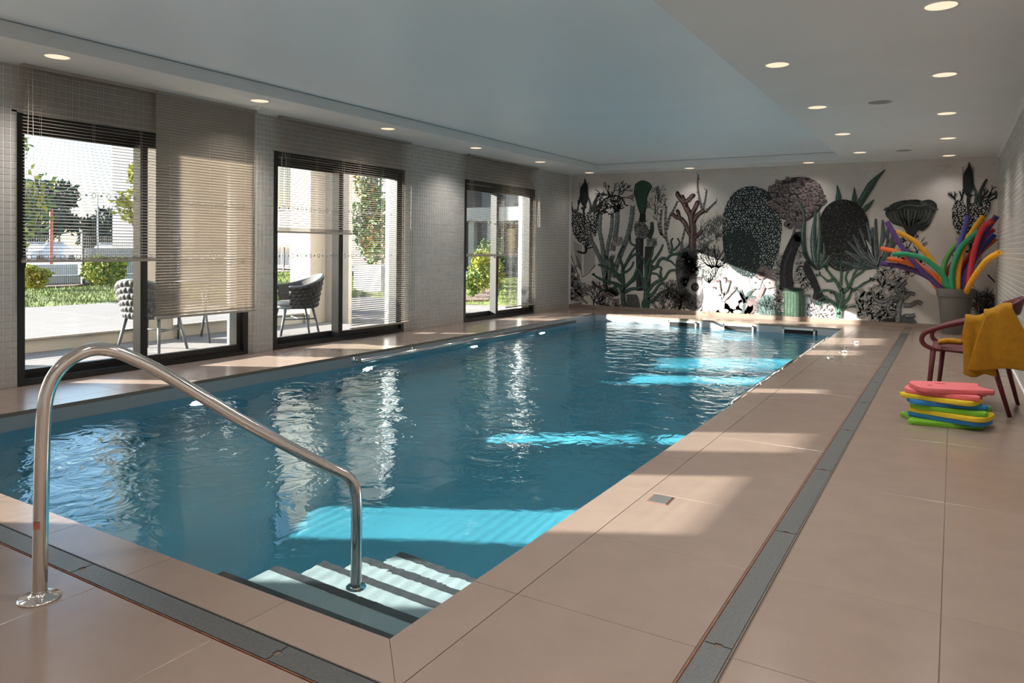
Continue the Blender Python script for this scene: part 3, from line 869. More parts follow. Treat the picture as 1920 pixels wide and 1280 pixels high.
def wing_win(x0, x1, y, z0, z1, mull=1):
    f = wp(MB().box(x0, x1, y - 0.05, y + 0.02, z0, z1), 'window_frame', 'frame_grey')
    n = mull + 1; wd = (x1 - x0 - 0.08 * (n + 1)) / n
    for k in range(n):
        a = x0 + 0.08 + k * (wd + 0.08)
        MB().box(a, a + wd, y - 0.06, y - 0.045, z0 + 0.08, z1 - 0.08).build('window_pane', M['win_dark'], f)
wing_win(-27.7, -26.55, 24.0, 2.75, 5.2)
wing_win(-27.9, -26.7, 24.0, 0.1, 1.2, 1)
wing_win(-22.3, -21.2, 24.0, 2.8, 5.2)
wing_win(-19.6, -18.5, 24.0, 2.8, 5.2)
wing_win(-16.9, -16.2, 26.2, 2.9, 5.0, 0); wing_win(-15.7, -15.1, 26.2, 2.9, 5.0, 0); wing_win(-14.9, -14.3, 26.2, 2.9, 5.0, 0)
wing_win(-16.6, -15.6, 26.2, 0.1, 2.0, 1); wing_win(-15.2, -14.2, 26.2, 0.1, 2.0, 1)
wing_win(-13.6, -12.7, 24.0, 2.95, 4.6, 0); wing_win(-13.3, -12.4, 24.0, 0.2, 2.0, 0)
rl = empty('garden_railing', (-27.6, 22.6, 0)); tag(rl, 'dark metal railing on the lawn before the apartment wing', 'railing')
for z_ in (0.12, 1.05): MB().box(0, 3.2, -0.025, 0.025, z_ - 0.02, z_ + 0.02).build('rail_bar', M['dark_metal'], rl)
for x_ in (0.0, 1.0, 2.0, 3.15): MB().box(x_, x_ + 0.05, -0.03, 0.03, 0, 1.07).build('rail_post', M['dark_metal'], rl)
wall_thing('white_planter', [(-13.0, -12.1, 13.75, 14.2, -0.03, 0.66)], 'facade_white', 'square white planter block on the lawn', 'planter')
wall_thing('white_bench', [(-12.6, -11.0, 16.2, 17.0, -0.03, 0.45)], 'facade_white', 'low white garden wall behind the bark bed', 'wall')

# ------------------------------------------------------------------ woven garden chairs and table
M['rope'] = mat('charcoal_rope', (0.035, 0.032, 0.031, 1), rough=0.75, var=0.2, vscale=30, bump=0.3, bscale=200)
M['chair_metal'] = mat('grey_chair_metal', (0.07, 0.075, 0.08, 1), rough=0.45)
def garden_chair(loc, rz, label):
    o = tag(empty('garden_chair', loc, rz), label, 'chair', 'woven garden chairs')
    def shell(r_off, bump):
        def fn(u, v):
            ph = math.radians(-118 + 236 * u)
            topz = 0.64 + 0.14 * (0.5 + 0.5 * math.cos(max(-PI, min(PI, ph * 1.7)))) if abs(ph * 1.7) < PI else 0.64
            z = 0.37 + (topz - 0.37) * v
            flare = 0.03 + 0.075 * v
            row = math.floor(v * 6)
            uu = u * 20 + (0.5 if row % 2 else 0)
            lump = abs(math.sin(PI * uu)) ** 0.7 * abs(math.sin(PI * v * 6)) ** 0.7
            r = 0.235 + flare + r_off + bump * lump
            return (r * math.sin(ph) * 1.05, -r * math.cos(ph), z)
        return fn
    mb = MB(); nu, nv = 156, 42
    mb.grid(shell(0.0, 0.021), nu, nv)
    b0 = len(mb.v)
    mb.grid(shell(-0.02, 0.0), nu, nv)
    mb.f[nu * nv:] = [f[::-1] for f in mb.f[nu * nv:]]
    mb.build('woven_shell', M['rope'], o, True)
    rim = [shell(-0.008, 0)(u / 40, 1.0) for u in range(41)]
    MB().tube(rim, 0.016, 8).build('rim_tube', M['chair_metal'], o, True)
    MB().lathe([(0.0, 0.445), (0.2, 0.45), (0.245, 0.43), (0.25, 0.40), (0.0, 0.39)], seg=28, cap0=False, cap1=False).build('seat_cushion', M['frame_grey'], o, True)
    MB().lathe([(0.0, 0.36), (0.25, 0.362), (0.26, 0.38), (0.0, 0.385)], seg=28, cap0=False, cap1=False).build('seat_frame', M['chair_metal'], o, True)
    for sx in (-1, 1):
        for sy in (-1, 1):
            MB().tube([(sx * 0.19, sy * 0.17, 0.365), (sx * 0.245, sy * 0.245, 0.0)], [0.018, 0.014], 8).build('leg', M['chair_metal'], o, True)
    for sx in (-1, 1):
        MB().tube([(sx * 0.21, -0.2, 0.235), (sx * 0.21, 0.2, 0.235)], 0.009, 6).build('stretcher', M['chair_metal'], o, True)
    MB().tube([(-0.21, 0, 0.235), (0.21, 0, 0.235)], 0.009, 6).build('stretcher', M['chair_metal'], o, True)
    return o
garden_chair((-7.34, 4.70, -0.012), math.radians(22), 'woven charcoal garden chair seen from behind, partly hidden by the closed blind')
garden_chair((-7.14, 6.50, -0.012), math.radians(152), 'single woven charcoal garden chair seen from the side')
tb = tag(empty('garden_table', (-7.72, 5.62, -0.012)), 'dark round garden table whose legs show under the closed blind', 'table')
MB().lathe([(0.0, 0.71), (0.38, 0.71), (0.40, 0.722), (0.38, 0.735), (0.0, 0.735)], seg=36, cap0=False, cap1=False).build('table_top', M['chair_metal'], tb, True)
for a, c in ((-1, -1), (1, -1), (-1, 1), (1, 1)):
    MB().tube([(a * 0.2, c * 0.2, 0.71), (a * 0.30, c * 0.16, 0.0)], [0.017, 0.013], 8).build('leg', M['chair_metal'], tb, True)
for c in (-1, 1): MB().tube([(-0.26, c * 0.18, 0.33), (0.26, c * 0.18, 0.33)], 0.01, 6).build('crossbar', M['chair_metal'], tb, True)
# ------------------------------------------------------------------ recessed downlights
M['lens'] = mat_emit('lamp_lens', (1.0, 0.74, 0.53, 1), 1.0)
_dl = None
def downlight(x, y, watts, label):
    d = tag(empty('downlight', (x, y, ZC)), label, 'lamp', 'recessed downlights')
    MB().lathe([(0.0, -0.002), (0.082, -0.002)], seg=28, cap0=False, cap1=False).build('lens', M['lens'], d)
    MB().lathe([(0.082, -0.001), (0.084, -0.004), (0.098, -0.003), (0.099, 0.0)], seg=28, cap0=False, cap1=False).build('trim_ring', M['white'], d, True)
    ld = bpy.data.lights.new('lamp_light', 'SPOT'); ld.energy = watts * (0.2 if y > 12 else 1.0); ld.color = LAMPCOL
    ld.spot_size = math.radians(LAMPANG); ld.spot_blend = 1.0; ld.shadow_soft_size = 0.08
    lo = bpy.data.objects.new('lamp_light', ld); COL.objects.link(lo); lo.parent = d; lo.location = (0, 0, -0.03)
LAMPCOL = (1.0, 0.965, 0.925); LAMPANG = 130; LW = 66
ordw = ['nearest', 'second', 'third', 'fourth', 'fifth', 'sixth', 'seventh', 'eighth']
for k in range(-3, 6):
    downlight(-5.745, 2.916 + 1.857 * k, LW, '%s downlight in the ceiling row above the windows' % ordw[k] if k >= 0 else 'downlight of the window row behind the photographer')
for k in range(-4, 4):
    downlight(-1.153, 5.69 + 1.865 * k, LW, '%s visible downlight in the row at the edge of the raised ceiling' % ordw[k] if k >= 0 else 'downlight at the raised ceiling edge behind the photographer')
for k in range(-4, 5):
    downlight(-0.089, 4.76 + 1.857 * k, LW, '%s visible downlight in the row along the right wall' % ordw[k] if k >= 0 else 'downlight along the right wall behind the photographer')
downlight(-3.887, 12.24, LW, 'downlight above the red-brown coral of the mural')
downlight(-1.981, 12.24, LW, 'downlight above the pink cauliflower coral of the mural')
for x in (-4.6, -2.9): downlight(x, -1.6, LW, 'downlight on the ceiling border behind the photographer')
M['grille'] = mat('grey_grille', (0.30, 0.29, 0.28, 1), rough=0.7, var=0.1, vscale=60)
for y, lb in ((7.548, 'nearer round grey ceiling speaker between the lamp rows'), (11.3, 'farther round grey ceiling speaker near the mural')):
    s = tag(empty('ceiling_speaker', (-0.614, y, ZC)), lb, 'speaker', 'ceiling speakers')
    MB().lathe([(0.0, -0.006), (0.098, -0.004), (0.10, -0.003)], seg=28, cap0=False, cap1=False).build('grille', M['grille'], s, True)
    MB().lathe([(0.10, -0.004), (0.112, -0.003), (0.114, 0)], seg=28, cap0=False, cap1=False).build('bezel', M['white'], s, True)
sd = tag(empty('smoke_sensor', (-6.0, 4.95, ZC)), 'small pale sensor on the ceiling beside the first blinds', 'sensor')
MB().lathe([(0.03, 0), (0.03, -0.012), (0.018, -0.03), (0.0, -0.032)], seg=16, cap0=False, cap1=False).build('body', M['white'], sd, True)
MB().lathe([(0.036, 0), (0.036, -0.005)], seg=16).build('base', M['white'], sd, True)

# ------------------------------------------------------------------ drains
def drain(name, loc, rz, n, first, total, label):
    """slot drain running along +Y, covers 1 m long, 93 mm wide"""
    o = tag(empty(name, loc, rz), label, 'drain')
    w = 0.0465
    ch = MB().box(-w, w, 0, total, -0.02, -0.006)
    ch.build('channel', M['black'], o)
    MB().box(-w - 0.0008, -w + 0.002, 0, total, -0.015, 0.0008).build('edge_angle', M['rust'], o)
    MB().box(w - 0.002, w + 0.0008, 0, total, -0.015, 0.0006).build('edge_angle', M['steel_dark'], o)
    y = first - 1.0
    cache = {}
    while y < total:
        a = max(y, 0) + 0.003; b_ = min(y + 1.0, total) - 0.003
        if b_ - a > 0.05:
            k = round(b_ - a, 3)
            if k not in cache:
                L = b_ - a; e = 0.007; q = 0.011; nt = 0.007
                poly = [(-w + e, 0), (-q, 0), (-q, nt), (q, nt), (q, 0), (w - e, 0), (w - e, L), (q, L), (q, L - nt), (-q, L - nt), (-q, L), (-w + e, L)]
                cache[k] = MB().prism(poly, -0.0055, 0.0).mesh('drain_cover', M['steel_dark'])
            link_mesh('drain_cover', cache[k], o, (0, a, 0))
        y += 1.0
    return o
drain('slot_drain', ((DX0 + DX1) / 2, NY0, 0), 0, 11, 0.755, 11.70 - NY0, 'long grey slot drain running beside the pool towards the mural')
drain('slot_drain', (DX0 - 0.003, (NY0 + NY1) / 2, 0), PI / 2, 6, 0.994, 5.68, 'short-side slot drain crossing under the chrome handrail end of the pool')
# small service lid in the deck, wall anchors
lid = tag(empty('floor_socket', (-1.13, 3.205, 0), math.radians(2)), 'small grey square lid in the deck beside the pool edge', 'floor socket')
MB().bbox(-0.045, 0.045, -0.055, 0.055, -0.002, 0.004, 0.003).build('lid', M['frame_grey'], lid)
MB().bbox(-0.049, 0.049, -0.059, 0.059, -0.002, 0.0015, 0.001).build('lid_frame', M['rust'], lid)
for k, (x, y) in enumerate(((-1.055, 10.02), (-1.10, 9.5), (-1.07, 9.0), (-1.13, 8.4))):
    a = tag(empty('deck_anchor', (x, y, 0)), ('farthest small bright deck anchor by the pool edge', 'second farthest small deck anchor by the pool edge', 'third small bright deck anchor from the mural', 'nearest of the small deck anchors by the pool edge')[k], 'anchor', 'deck anchors')
    MB().lathe([(0.035, 0), (0.034, 0.005), (0.012, 0.007), (0.012, 0.016), (0.0, 0.018)], seg=16, cap1=False).build('cap', M['chrome'], a, True)
    MB().tube([(0.012, 0, 0.014), (0.05, -0.01, 0.022), (0.07, -0.012, 0.006)], 0.006, 6).build('tab', M['white'], a, True)

# ------------------------------------------------------------------ handrail at the steps
hr = empty('handrail', (-2.5, 1.213, 0)); tag(hr, 'curved polished steel handrail leading down into the pool steps', 'handrail')
ux, uy = (-1.997 + 2.5), (2.138 - 1.213)
ln = math.hypot(ux, uy); ux /= ln; uy /= ln
prof = [(0.0, 0.004), (0.003, 0.20), (0.007, 0.42), (0.012, 0.575), (0.020, 0.655), (0.044, 0.722), (0.088, 0.770), (0.140, 0.794), (0.195, 0.792), (0.255, 0.766), (0.35, 0.708), (0.48, 0.612), (0.613, 0.512), (0.76, 0.41), (0.906, 0.313), (0.975, 0.270), (1.022, 0.235), (1.046, 0.19), (1.053, 0.115), (1.053, -0.05), (1.053, -0.29)]
pts = [(ux * s, uy * s, z) for s, z in prof]
MB().tube([tuple(q) for q in catmull(pts, 6)], 0.0222, 24).build('rail_tube', M['chrome'], hr, True)
MB().lathe([(0.062, 0.0), (0.062, 0.005), (0.058, 0.008), (0.034, 0.011), (0.026, 0.016), (0.023, 0.024)], seg=36, cap1=False).build('floor_flange', M['chrome'], hr, True)
MB().lathe([(0.04, -0.305), (0.04, -0.298), (0.022, -0.29)], cx=ux * 1.053, cy=uy * 1.053, seg=28, cap1=False).build('step_flange', M['chrome'], hr, True)
lbm = MB()
ca = math.atan2(-1.213, 2.5) - 0.55
lbm.grid(lambda u, v: (0.0242 * math.cos(ca - 0.45 + 0.9 * u) + ux * 0.0035, 0.0242 * math.sin(ca - 0.45 + 0.9 * u) + uy * 0.0035, 0.232 + 0.024 * v), 8, 1)
lbm.build('maker_label', mat('orange_label', (0.42, 0.14, 0.07, 1), rough=0.5, var=0.15, vscale=80), hr)
# ------------------------------------------------------------------ grab rails along the pool walls
def grab_rail(x, sgn, label, off=0.065, z=-0.075):
    o = tag(empty('grab_rail', (x, 5.62, z)), label, 'rail', 'pool wall grab rails')
    L = 10.86 - 5.62
    MB().tube([(off * sgn, 0.14, 0), (off * sgn, L, 0)], 0.023, 14).build('rail_tube', M['chrome'], o, True)
    for k in range(6):
        y = 0.09 + k * 0.975
        b_ = MB().lathe([(0.032, 0.0), (0.032, 0.006), (0.012, 0.012), (0.012, off - 0.02), (0.02, off - 0.005)], seg=16).xform(Matrix.Translation((0, y, 0.012)) @ Matrix.Rotation(PI / 2 * sgn, 4, 'Y'))
        b_.build('wall_bracket', M['chrome'], o, True)
grab_rail(PX0, 1, 'long chrome grab rail on the pool wall under the windows')
grab_rail(PX1, -1, 'long chrome grab rail on the pool wall beside the deck', 0.080, -0.060)
# ------------------------------------------------------------------ burgundy armchair by the wall
M['burgundy'] = mat('burgundy_resin', (0.095, 0.012, 0.016, 1), rough=0.5, spec=0.35, var=0.05, vscale=8)
def burgundy_chair():
    ox, oy = 0.12, 6.45
    c = tag(empty('armchair', (ox, oy, 0)), 'burgundy armchair with looped arms against the right wall', 'chair')
    near = [(-0.06, 0.436), (-0.10, 0.437), (-0.142, 0.446), (-0.180, 0.470), (-0.192, 0.508), (-0.172, 0.548), (-0.118, 0.581), (-0.05, 0.608), (0.05, 0.640), (0.17, 0.675), (0.26, 0.706)]
    P = []
    for x, z in near: P.append((x, 6.20 + max(0, (x - 0.15) * 0.1), z))
    P += [(0.335, 6.235, 0.742), (0.385, 6.315, 0.775), (0.412, 6.45, 0.785), (0.400, 6.585, 0.775), (0.36, 6.665, 0.742)]
    for x, z in near[::-1]: P.append((x + 0.055, 6.70 - max(0, (x - 0.15) * 0.1), z - 0.012))
    Q = [(p[0] - ox, p[1] - oy, p[2]) for p in P]
    S = [tuple(q) for q in catmull(Q, 5)]
    n = len(S)
    r = []
    for i, q in enumerate(S):
        t_ = i / (n - 1)
        r.append(0.0165 + 0.010 * math.exp(-((t_ - 0.5) / 0.16) ** 2))
    MB().tube(S, r, 12).build('arm_hoop', M['burgundy'], c, True)
    # broad top blade of the back
    def blade(u, v):
        a = math.radians(-62 + 124 * u)
        x = 0.20 + 0.215 * math.cos(a) + 0.03 * v; y = 6.45 + 0.262 * math.sin(a)
        zb = 0.715 - 0.02 * abs(math.sin(a)); zt = 0.835 - 0.075 * math.sin(a) ** 2
        return (x - ox, y - oy, zb + (zt - zb) * v)
    bl = MB().grid(blade, 24, 5).build('backrest', M['burgundy'], c, True)
    md = bl.modifiers.new('thick', 'SOLIDIFY'); md.thickness = 0.018; md.offset = 0
    # seat shell
    def seat(u, v):
        x = -0.125 + 0.47 * u; e = 1 - 0.10 * (2 * u - 1) ** 4
        y = 6.45 + (v - 0.5) * 0.49 * e
        z = 0.447 - 0.022 * (1 - (2 * v - 1) ** 2) * (1 - (2 * u - 1) ** 2) - 0.015 * u
        return (x - ox, y - oy, z)
    st = MB().grid(seat, 14, 14).build('seat', M['burgundy'], c, True)
    md = st.modifiers.new('thick', 'SOLIDIFY'); md.thickness = 0.022; md.offset = -1
    for a, b_ in (((-0.115, 6.205, 0.44), (-0.15, 6.185, 0)), ((-0.055, 6.695, 0.43), (-0.09, 6.715, 0)), ((0.235, 6.21, 0.43), (0.357, 6.16, 0)), ((0.33, 6.69, 0.43), (0.438, 6.70, 0))):
        MB().tube([(a[0] - ox, a[1] - oy, a[2]), ((a[0] + b_[0]) / 2 - ox, (a[1] + b_[1]) / 2 - oy, a[2] / 2), (b_[0] - ox, b_[1] - oy, b_[2])], [0.019, 0.0165, 0.0135], 12).build('leg', M['burgundy'], c, True)
burgundy_chair()
# ------------------------------------------------------------------ mustard towel over the arm
M['towel'] = mat('mustard_terry', (0.43, 0.20, 0.003, 1), rough=0.95, var=0.12, vscale=25, bump=0.9, bscale=260)
def towel():
    t_ = tag(empty('bath_towel', (0.2, 6.17, 0.65)), 'mustard yellow towel draped over the arm of the burgundy chair', 'towel')
    ox, oy, oz = 0.2, 6.17, 0.65
    rng = random.Random(8)
    def fold(x0, x1, zb0, zb1, yout, lift, inner, seed, flare=0.0):
        ph = seed * 1.7
        def fn(u, v):
            xa = x0 + (x1 - x0) * u
            arm = 0.64 + 0.27 * (xa - 0.05) + 0.016
            top = arm + lift + 0.012 * math.sin(6 * u + ph)
            zb = zb0 + (zb1 - zb0) * u + 0.010 * math.sin(9 * u + ph)
            if v < 0.62:
                s = v / 0.62
                z = zb + (top - 0.03 - zb) * s
                y = yout - 0.012 * math.sin(PI * s) + 0.010 * math.sin(11 * u + 2 * s + ph) * (1 - s * 0.6)
                x = xa + flare * (1 - s) * (u - 0.3) + 0.006 * math.sin(4 * s + ph)
            elif v < 0.78:
                a = (v - 0.62) / 0.16 * PI
                z = top - 0.03 + 0.036 * math.sin(a)
                y = yout + (6.245 - yout) * (0.5 - 0.5 * math.cos(a)); x = xa
            else:
                s = (v - 0.78) / 0.22
                z = top - 0.03 - (top - 0.03 - inner) * s
                y = 6.245 + 0.03 * s + 0.008 * math.sin(8 * u + ph); x = xa - 0.03 * s
            return (x - ox, y - oy, z - oz)
        return fn
    specs = [('front_fold', fold(0.078, 0.245, 0.262, 0.285, 6.150, 0.012, 0.47, 1, 0.03)), ('back_fold', fold(0.19, 0.355, 0.318, 0.352, 6.112, 0.045, 0.50, 2, 0.30))]
    for nm, fn in specs:
        o = MB().grid(fn, 26, 44).build(nm, M['towel'], t_, True)
        md = o.modifiers.new('thick', 'SOLIDIFY'); md.thickness = 0.022; md.offset = 0.0
        md = o.modifiers.new('round', 'SUBSURF'); md.levels = 1; md.render_levels = 1
    # end lying on the seat
    def lap(u, v):
        x = -0.09 + 0.2 * u; y = 6.235 + 0.17 * v
        z = 0.472 + 0.018 * math.sin(PI * u) + 0.008 * math.sin(9 * v + 3 * u) + (0.10 * max(0, u - 0.75) / 0.25)
        return (x - ox, y - oy, z - oz)
    o = MB().grid(lap, 14, 12).build('seat_fold', M['towel'], t_, True)
    md = o.modifiers.new('thick', 'SOLIDIFY'); md.thickness = 0.024; md.offset = 0.0
    md = o.modifiers.new('round', 'SUBSURF'); md.levels = 1; md.render_levels = 1
towel()
# ------------------------------------------------------------------ foam kickboards
FO = {k: mat('foam_' + k, c, rough=0.8, var=0.05, vscale=30, bump=0.15, bscale=300) for k, c in
      dict(pink=(0.62, 0.13, 0.14, 1), yellow=(0.66, 0.46, 0.02, 1), blue=(0.02, 0.17, 0.42, 1), green=(0.16, 0.40, 0.02, 1), slot=(0.30, 0.02, 0.03, 1)).items()}
def board_outline(L=0.46, W=0.30):
    pts = []
    for k in range(13):
        a = -PI / 2 + PI * k / 12
        sa = math.sin(a); pts.append((L * 0.5 - 0.085 + 0.085 * max(0.0, math.cos(a)) ** 0.75, W * 0.5 * math.copysign(abs(sa) ** 0.8, sa)))
    pts += [(0.0, W * 0.5), (-L * 0.36, W * 0.475), (-L * 0.47, W * 0.455), (-L * 0.5, W * 0.40), (-L * 0.492, W * 0.34)]
    for k in range(1, 8):
        s = k / 8
        pts.append((-L * 0.485 + 0.030 * math.sin(PI * s), W * 0.32 * (1 - 2 * s)))
    pts += [(-L * 0.492, -W * 0.34), (-L * 0.5, -W * 0.40), (-L * 0.47, -W * 0.455), (-L * 0.36, -W * 0.475), (0.0, -W * 0.5)]
    return pts
BO = board_outline()
def kickboard(col, x, y, z, rz, label, th=0.0308, slots=False, rx=0.0, ry=0.0):
    o = empty('kickboard', (x, y, z), 0); o.rotation_euler = (rx, ry, rz)
    tag(o, label, 'kickboard', 'stack of foam kickboards')
    n = len(BO); b_ = 0.004
    mb = MB()
    rings = [(-b_, 0.0), (0, b_), (0, th - b_), (-b_, th)]
    for off, zz in rings:
        for p in BO:
            d = math.hypot(*p); k = (d + off) / d
            mb.v.append((p[0] * k, p[1] * k, zz))
    for i in range(3):
        for k in range(n): mb.f.append((i * n + k, i * n + (k + 1) % n, (i + 1) * n + (k + 1) % n, (i + 1) * n + k))
    mb.f.append(tuple(range(n - 1, -1, -1))); mb.f.append(tuple(range(3 * n, 4 * n)))
    mb.build('foam_body', FO[col], o, auto=40)
    if slots:
        MB().prism([(0.035 * math.cos(2 * PI * k / 16) * (1.0) - 0.03 + 0.06, 0.012 * math.sin(2 * PI * k / 16) - 0.06) for k in range(16)], th - 0.004, th + 0.0008).build('hand_slot', FO['slot'], o)
        MB().prism([(0.018 * math.cos(2 * PI * k / 16) + 0.13, 0.012 * math.sin(2 * PI * k / 16) + 0.03) for k in range(16)], th - 0.004, th + 0.0008).build('hand_hole', FO['slot'], o)
    return o
bs = [('green', -0.045, 5.700, 0.0, math.radians(14), 'green kickboard at the bottom of the stack', 0),
      ('blue', 0.005, 5.715, 0.0312, math.radians(-15), 'blue kickboard second from the bottom', 0),
      ('yellow', 0.012, 5.705, 0.0624, math.radians(-17), 'yellow kickboard third from the bottom', 0),
      ('green', -0.005, 5.72, 0.0936, math.radians(172), 'light green kickboard in the middle of the stack', 0),
      ('blue', -0.03, 5.735, 0.1248, math.radians(186), 'blue kickboard under the upper yellow one', 0),
      ('yellow', -0.05, 5.72, 0.156, math.radians(-13), 'yellow kickboard directly under the pink ones', 0),
      ('pink', -0.04, 5.74, 0.1872, math.radians(170), 'lower pink kickboard, second from the top', 0),
      ('pink', -0.01, 5.745, 0.2184, math.radians(201), 'topmost pink kickboard with hand slots', 1)]
for c_, x, y, z, rz, lb, sl_ in bs: kickboard(c_, x, y, z, rz, lb, slots=bool(sl_))
# ------------------------------------------------------------------ pot of foam noodles
M['pot'] = mat('taupe_pot', (0.105, 0.092, 0.084, 1), rough=0.55, var=0.05, vscale=4)
PXC, PYC = 0.028, 12.03
pt = tag(empty('plant_pot', (PXC, PYC, 0)), 'tall taupe pot holding the foam noodles', 'pot')
MB().lathe([(0.0, 0.02), (0.135, 0.02), (0.14, 0.0), (0.155, 0.0), (0.160, 0.01), (0.212, 0.525)], seg=40, cap0=False, cap1=False).build('body', M['pot'], pt, True)
MB().lathe([(0.212, 0.525), (0.226, 0.527), (0.2285, 0.535), (0.240, 0.632), (0.2385, 0.640), (0.230, 0.640), (0.222, 0.60), (0.15, 0.10), (0.0, 0.095)], seg=40, cap0=False, cap1=False).build('rim', M['pot'], pt, auto=30)
NC_ = dict(purple=(0.085, 0.035, 0.16, 1), orange=(0.72, 0.13, 0.02, 1), green=(0.02, 0.24, 0.11, 1), yellow=(0.72, 0.33, 0.015, 1), red=(0.50, 0.025, 0.035, 1), violet=(0.10, 0.09, 0.36, 1), blue=(0.025, 0.05, 0.25, 1), lime=(0.10, 0.30, 0.07, 1))
NM = {k: mat('noodle_' + k, c, rough=0.75, var=0.05, vscale=30, bump=0.12, bscale=250) for k, c in NC_.items()}
def noodle(col, pts, root, label, r=0.036):
    """pts: (x, y, z) tip to pot mouth; root: point inside the pot"""
    o = tag(empty('foam_noodle', (root[0], root[1], 0.12)), label, 'pool noodle', 'foam noodles in the pot')
    full = list(pts) + [((pts[-1][0] * 0.45 + root[0] * 0.55), (pts[-1][1] * 0.45 + root[1] * 0.55), 0.40), (root[0], root[1], 0.125)]
    Q = [(q[0] - root[0], q[1] - root[1], q[2] - 0.12) for q in full]
    S = [tuple(q) for q in catmull(Q, 7)]
    MB().tube(S, r, 14, caps=False).build('foam_tube', NM[col], o, True)
    a = Vector(S[0]); d = (Vector(S[0]) - Vector(S[1])).normalized()
    q_ = d.to_track_quat('Z', 'Y').to_matrix().to_4x4()
    MB().lathe([(r, 0.0), (r * 0.96, 0.003), (0.010, 0.003), (0.010, -0.02)], seg=14, cap0=False, cap1=True).xform(Matrix.Translation(a) @ q_).build('cut_end', NM[col], o)
def lay(p2, y0, y1):
    """(x, z) of image points projected onto depth 12.0 moved to a depth between y0 (tip) and y1 (mouth)"""
    out = []
    for i, (x, z) in enumerate(p2):
        y = y0 + (y1 - y0) * i / max(1, len(p2) - 1); k = y / 12.0
        out.append((x * k, y, 1.15 + (z - 1.15) * k))
    return out
ND = [('purple', [(-0.85, 1.58), (-0.66, 1.24), (-0.45, 0.95), (-0.23, 0.72), (-0.10, 0.58)], 12.05, 12.0, 'purple noodle leaning furthest up to the left'),
      ('yellow', [(-0.72, 1.44), (-0.49, 1.30), (-0.28, 1.05), (-0.13, 0.76), (-0.08, 0.58)], 12.18, 12.12, 'yellow noodle arching left beside the purple one'),
      ('orange', [(-0.92, 1.19), (-0.65, 1.12), (-0.38, 0.92), (-0.23, 0.70), (-0.15, 0.58)], 12.10, 12.06, 'orange noodle tip poking out furthest left behind the green one'),
      ('green', [(-0.77, 1.11), (-0.58, 1.11), (-0.35, 1.04), (-0.14, 0.84), (-0.02, 0.58)], 11.80, 11.92, 'green noodle arching left in front of the others'),
      ('orange', [(-0.83, 1.04), (-0.58, 0.99), (-0.31, 0.87), (-0.16, 0.72), (-0.10, 0.58)], 12.28, 12.16, 'lower orange noodle between the green and purple ones'),
      ('purple', [(-0.91, 0.97), (-0.65, 0.93), (-0.38, 0.83), (-0.19, 0.70), (-0.08, 0.58)], 12.36, 12.14, 'lowest purple noodle stretching left'),
      ('violet', [(0.16, 1.66), (0.12, 1.47), (0.055, 1.20), (0.03, 0.85), (0.03, 0.58)], 12.02, 12.05, 'violet-blue noodle standing almost upright'),
      ('yellow', [(0.34, 1.65), (0.23, 1.47), (0.12, 1.22), (0.06, 0.90), (0.05, 0.58)], 11.92, 11.93, 'yellow noodle rising to the upper right'),
      ('green', [(0.29, 1.45), (0.10, 1.24), (0.0, 0.98), (-0.02, 0.76), (0.0, 0.58)], 11.82, 11.90, 'deep green noodle in front of the upright bunch'),
      ('red', [(0.44, 1.59), (0.33, 1.48), (0.25, 1.22), (0.20, 0.88), (0.17, 0.58)], 11.70, 11.92, 'red noodle bending to the right'),
      ('purple', [(0.49, 1.65), (0.39, 1.47), (0.29, 1.18), (0.17, 0.85), (0.12, 0.58)], 11.88, 11.97, 'purple noodle reaching the upper right beside the red one'),
      ('yellow', [(0.53, 1.15), (0.39, 1.04), (0.27, 0.85), (0.19, 0.68), (0.15, 0.58)], 10.75, 11.88, 'bright yellow noodle bending right towards the wall'),
      ('lime', [(0.20, 1.40), (0.02, 1.24), (-0.10, 1.02), (-0.12, 0.80), (-0.08, 0.58)], 12.20, 12.10, 'grass green noodle behind the deep green one'),
      ('red', [(0.46, 1.47), (0.35, 1.36), (0.20, 1.12), (0.08, 0.85), (0.06, 0.58)], 12.15, 12.12, 'dark red noodle at the back right'),
      ('blue', [(0.47, 1.40), (0.36, 1.25), (0.25, 1.08), (0.14, 0.82), (0.10, 0.58)], 12.05, 12.06, 'navy blue noodle at the back right'),
      ('orange', [(0.48, 1.34), (0.35, 1.20), (0.20, 1.00), (0.08, 0.80), (0.04, 0.58)], 12.30, 12.18, 'orange-red noodle behind the navy one'),
      ('red', [(0.10, 1.12), (-0.02, 0.97), (-0.10, 0.80), (-0.08, 0.58)], 12.28, 12.16, 'short red noodle behind the green ones')]
for i, (c_, p2, ya, yb_, lb) in enumerate(ND):
    P = lay(p2, ya, yb_)
    a = 2 * PI * i / len(ND)
    k = 0.075
    noodle(c_, P, (PXC + k * math.cos(a), PYC + k * math.sin(a)), lb)
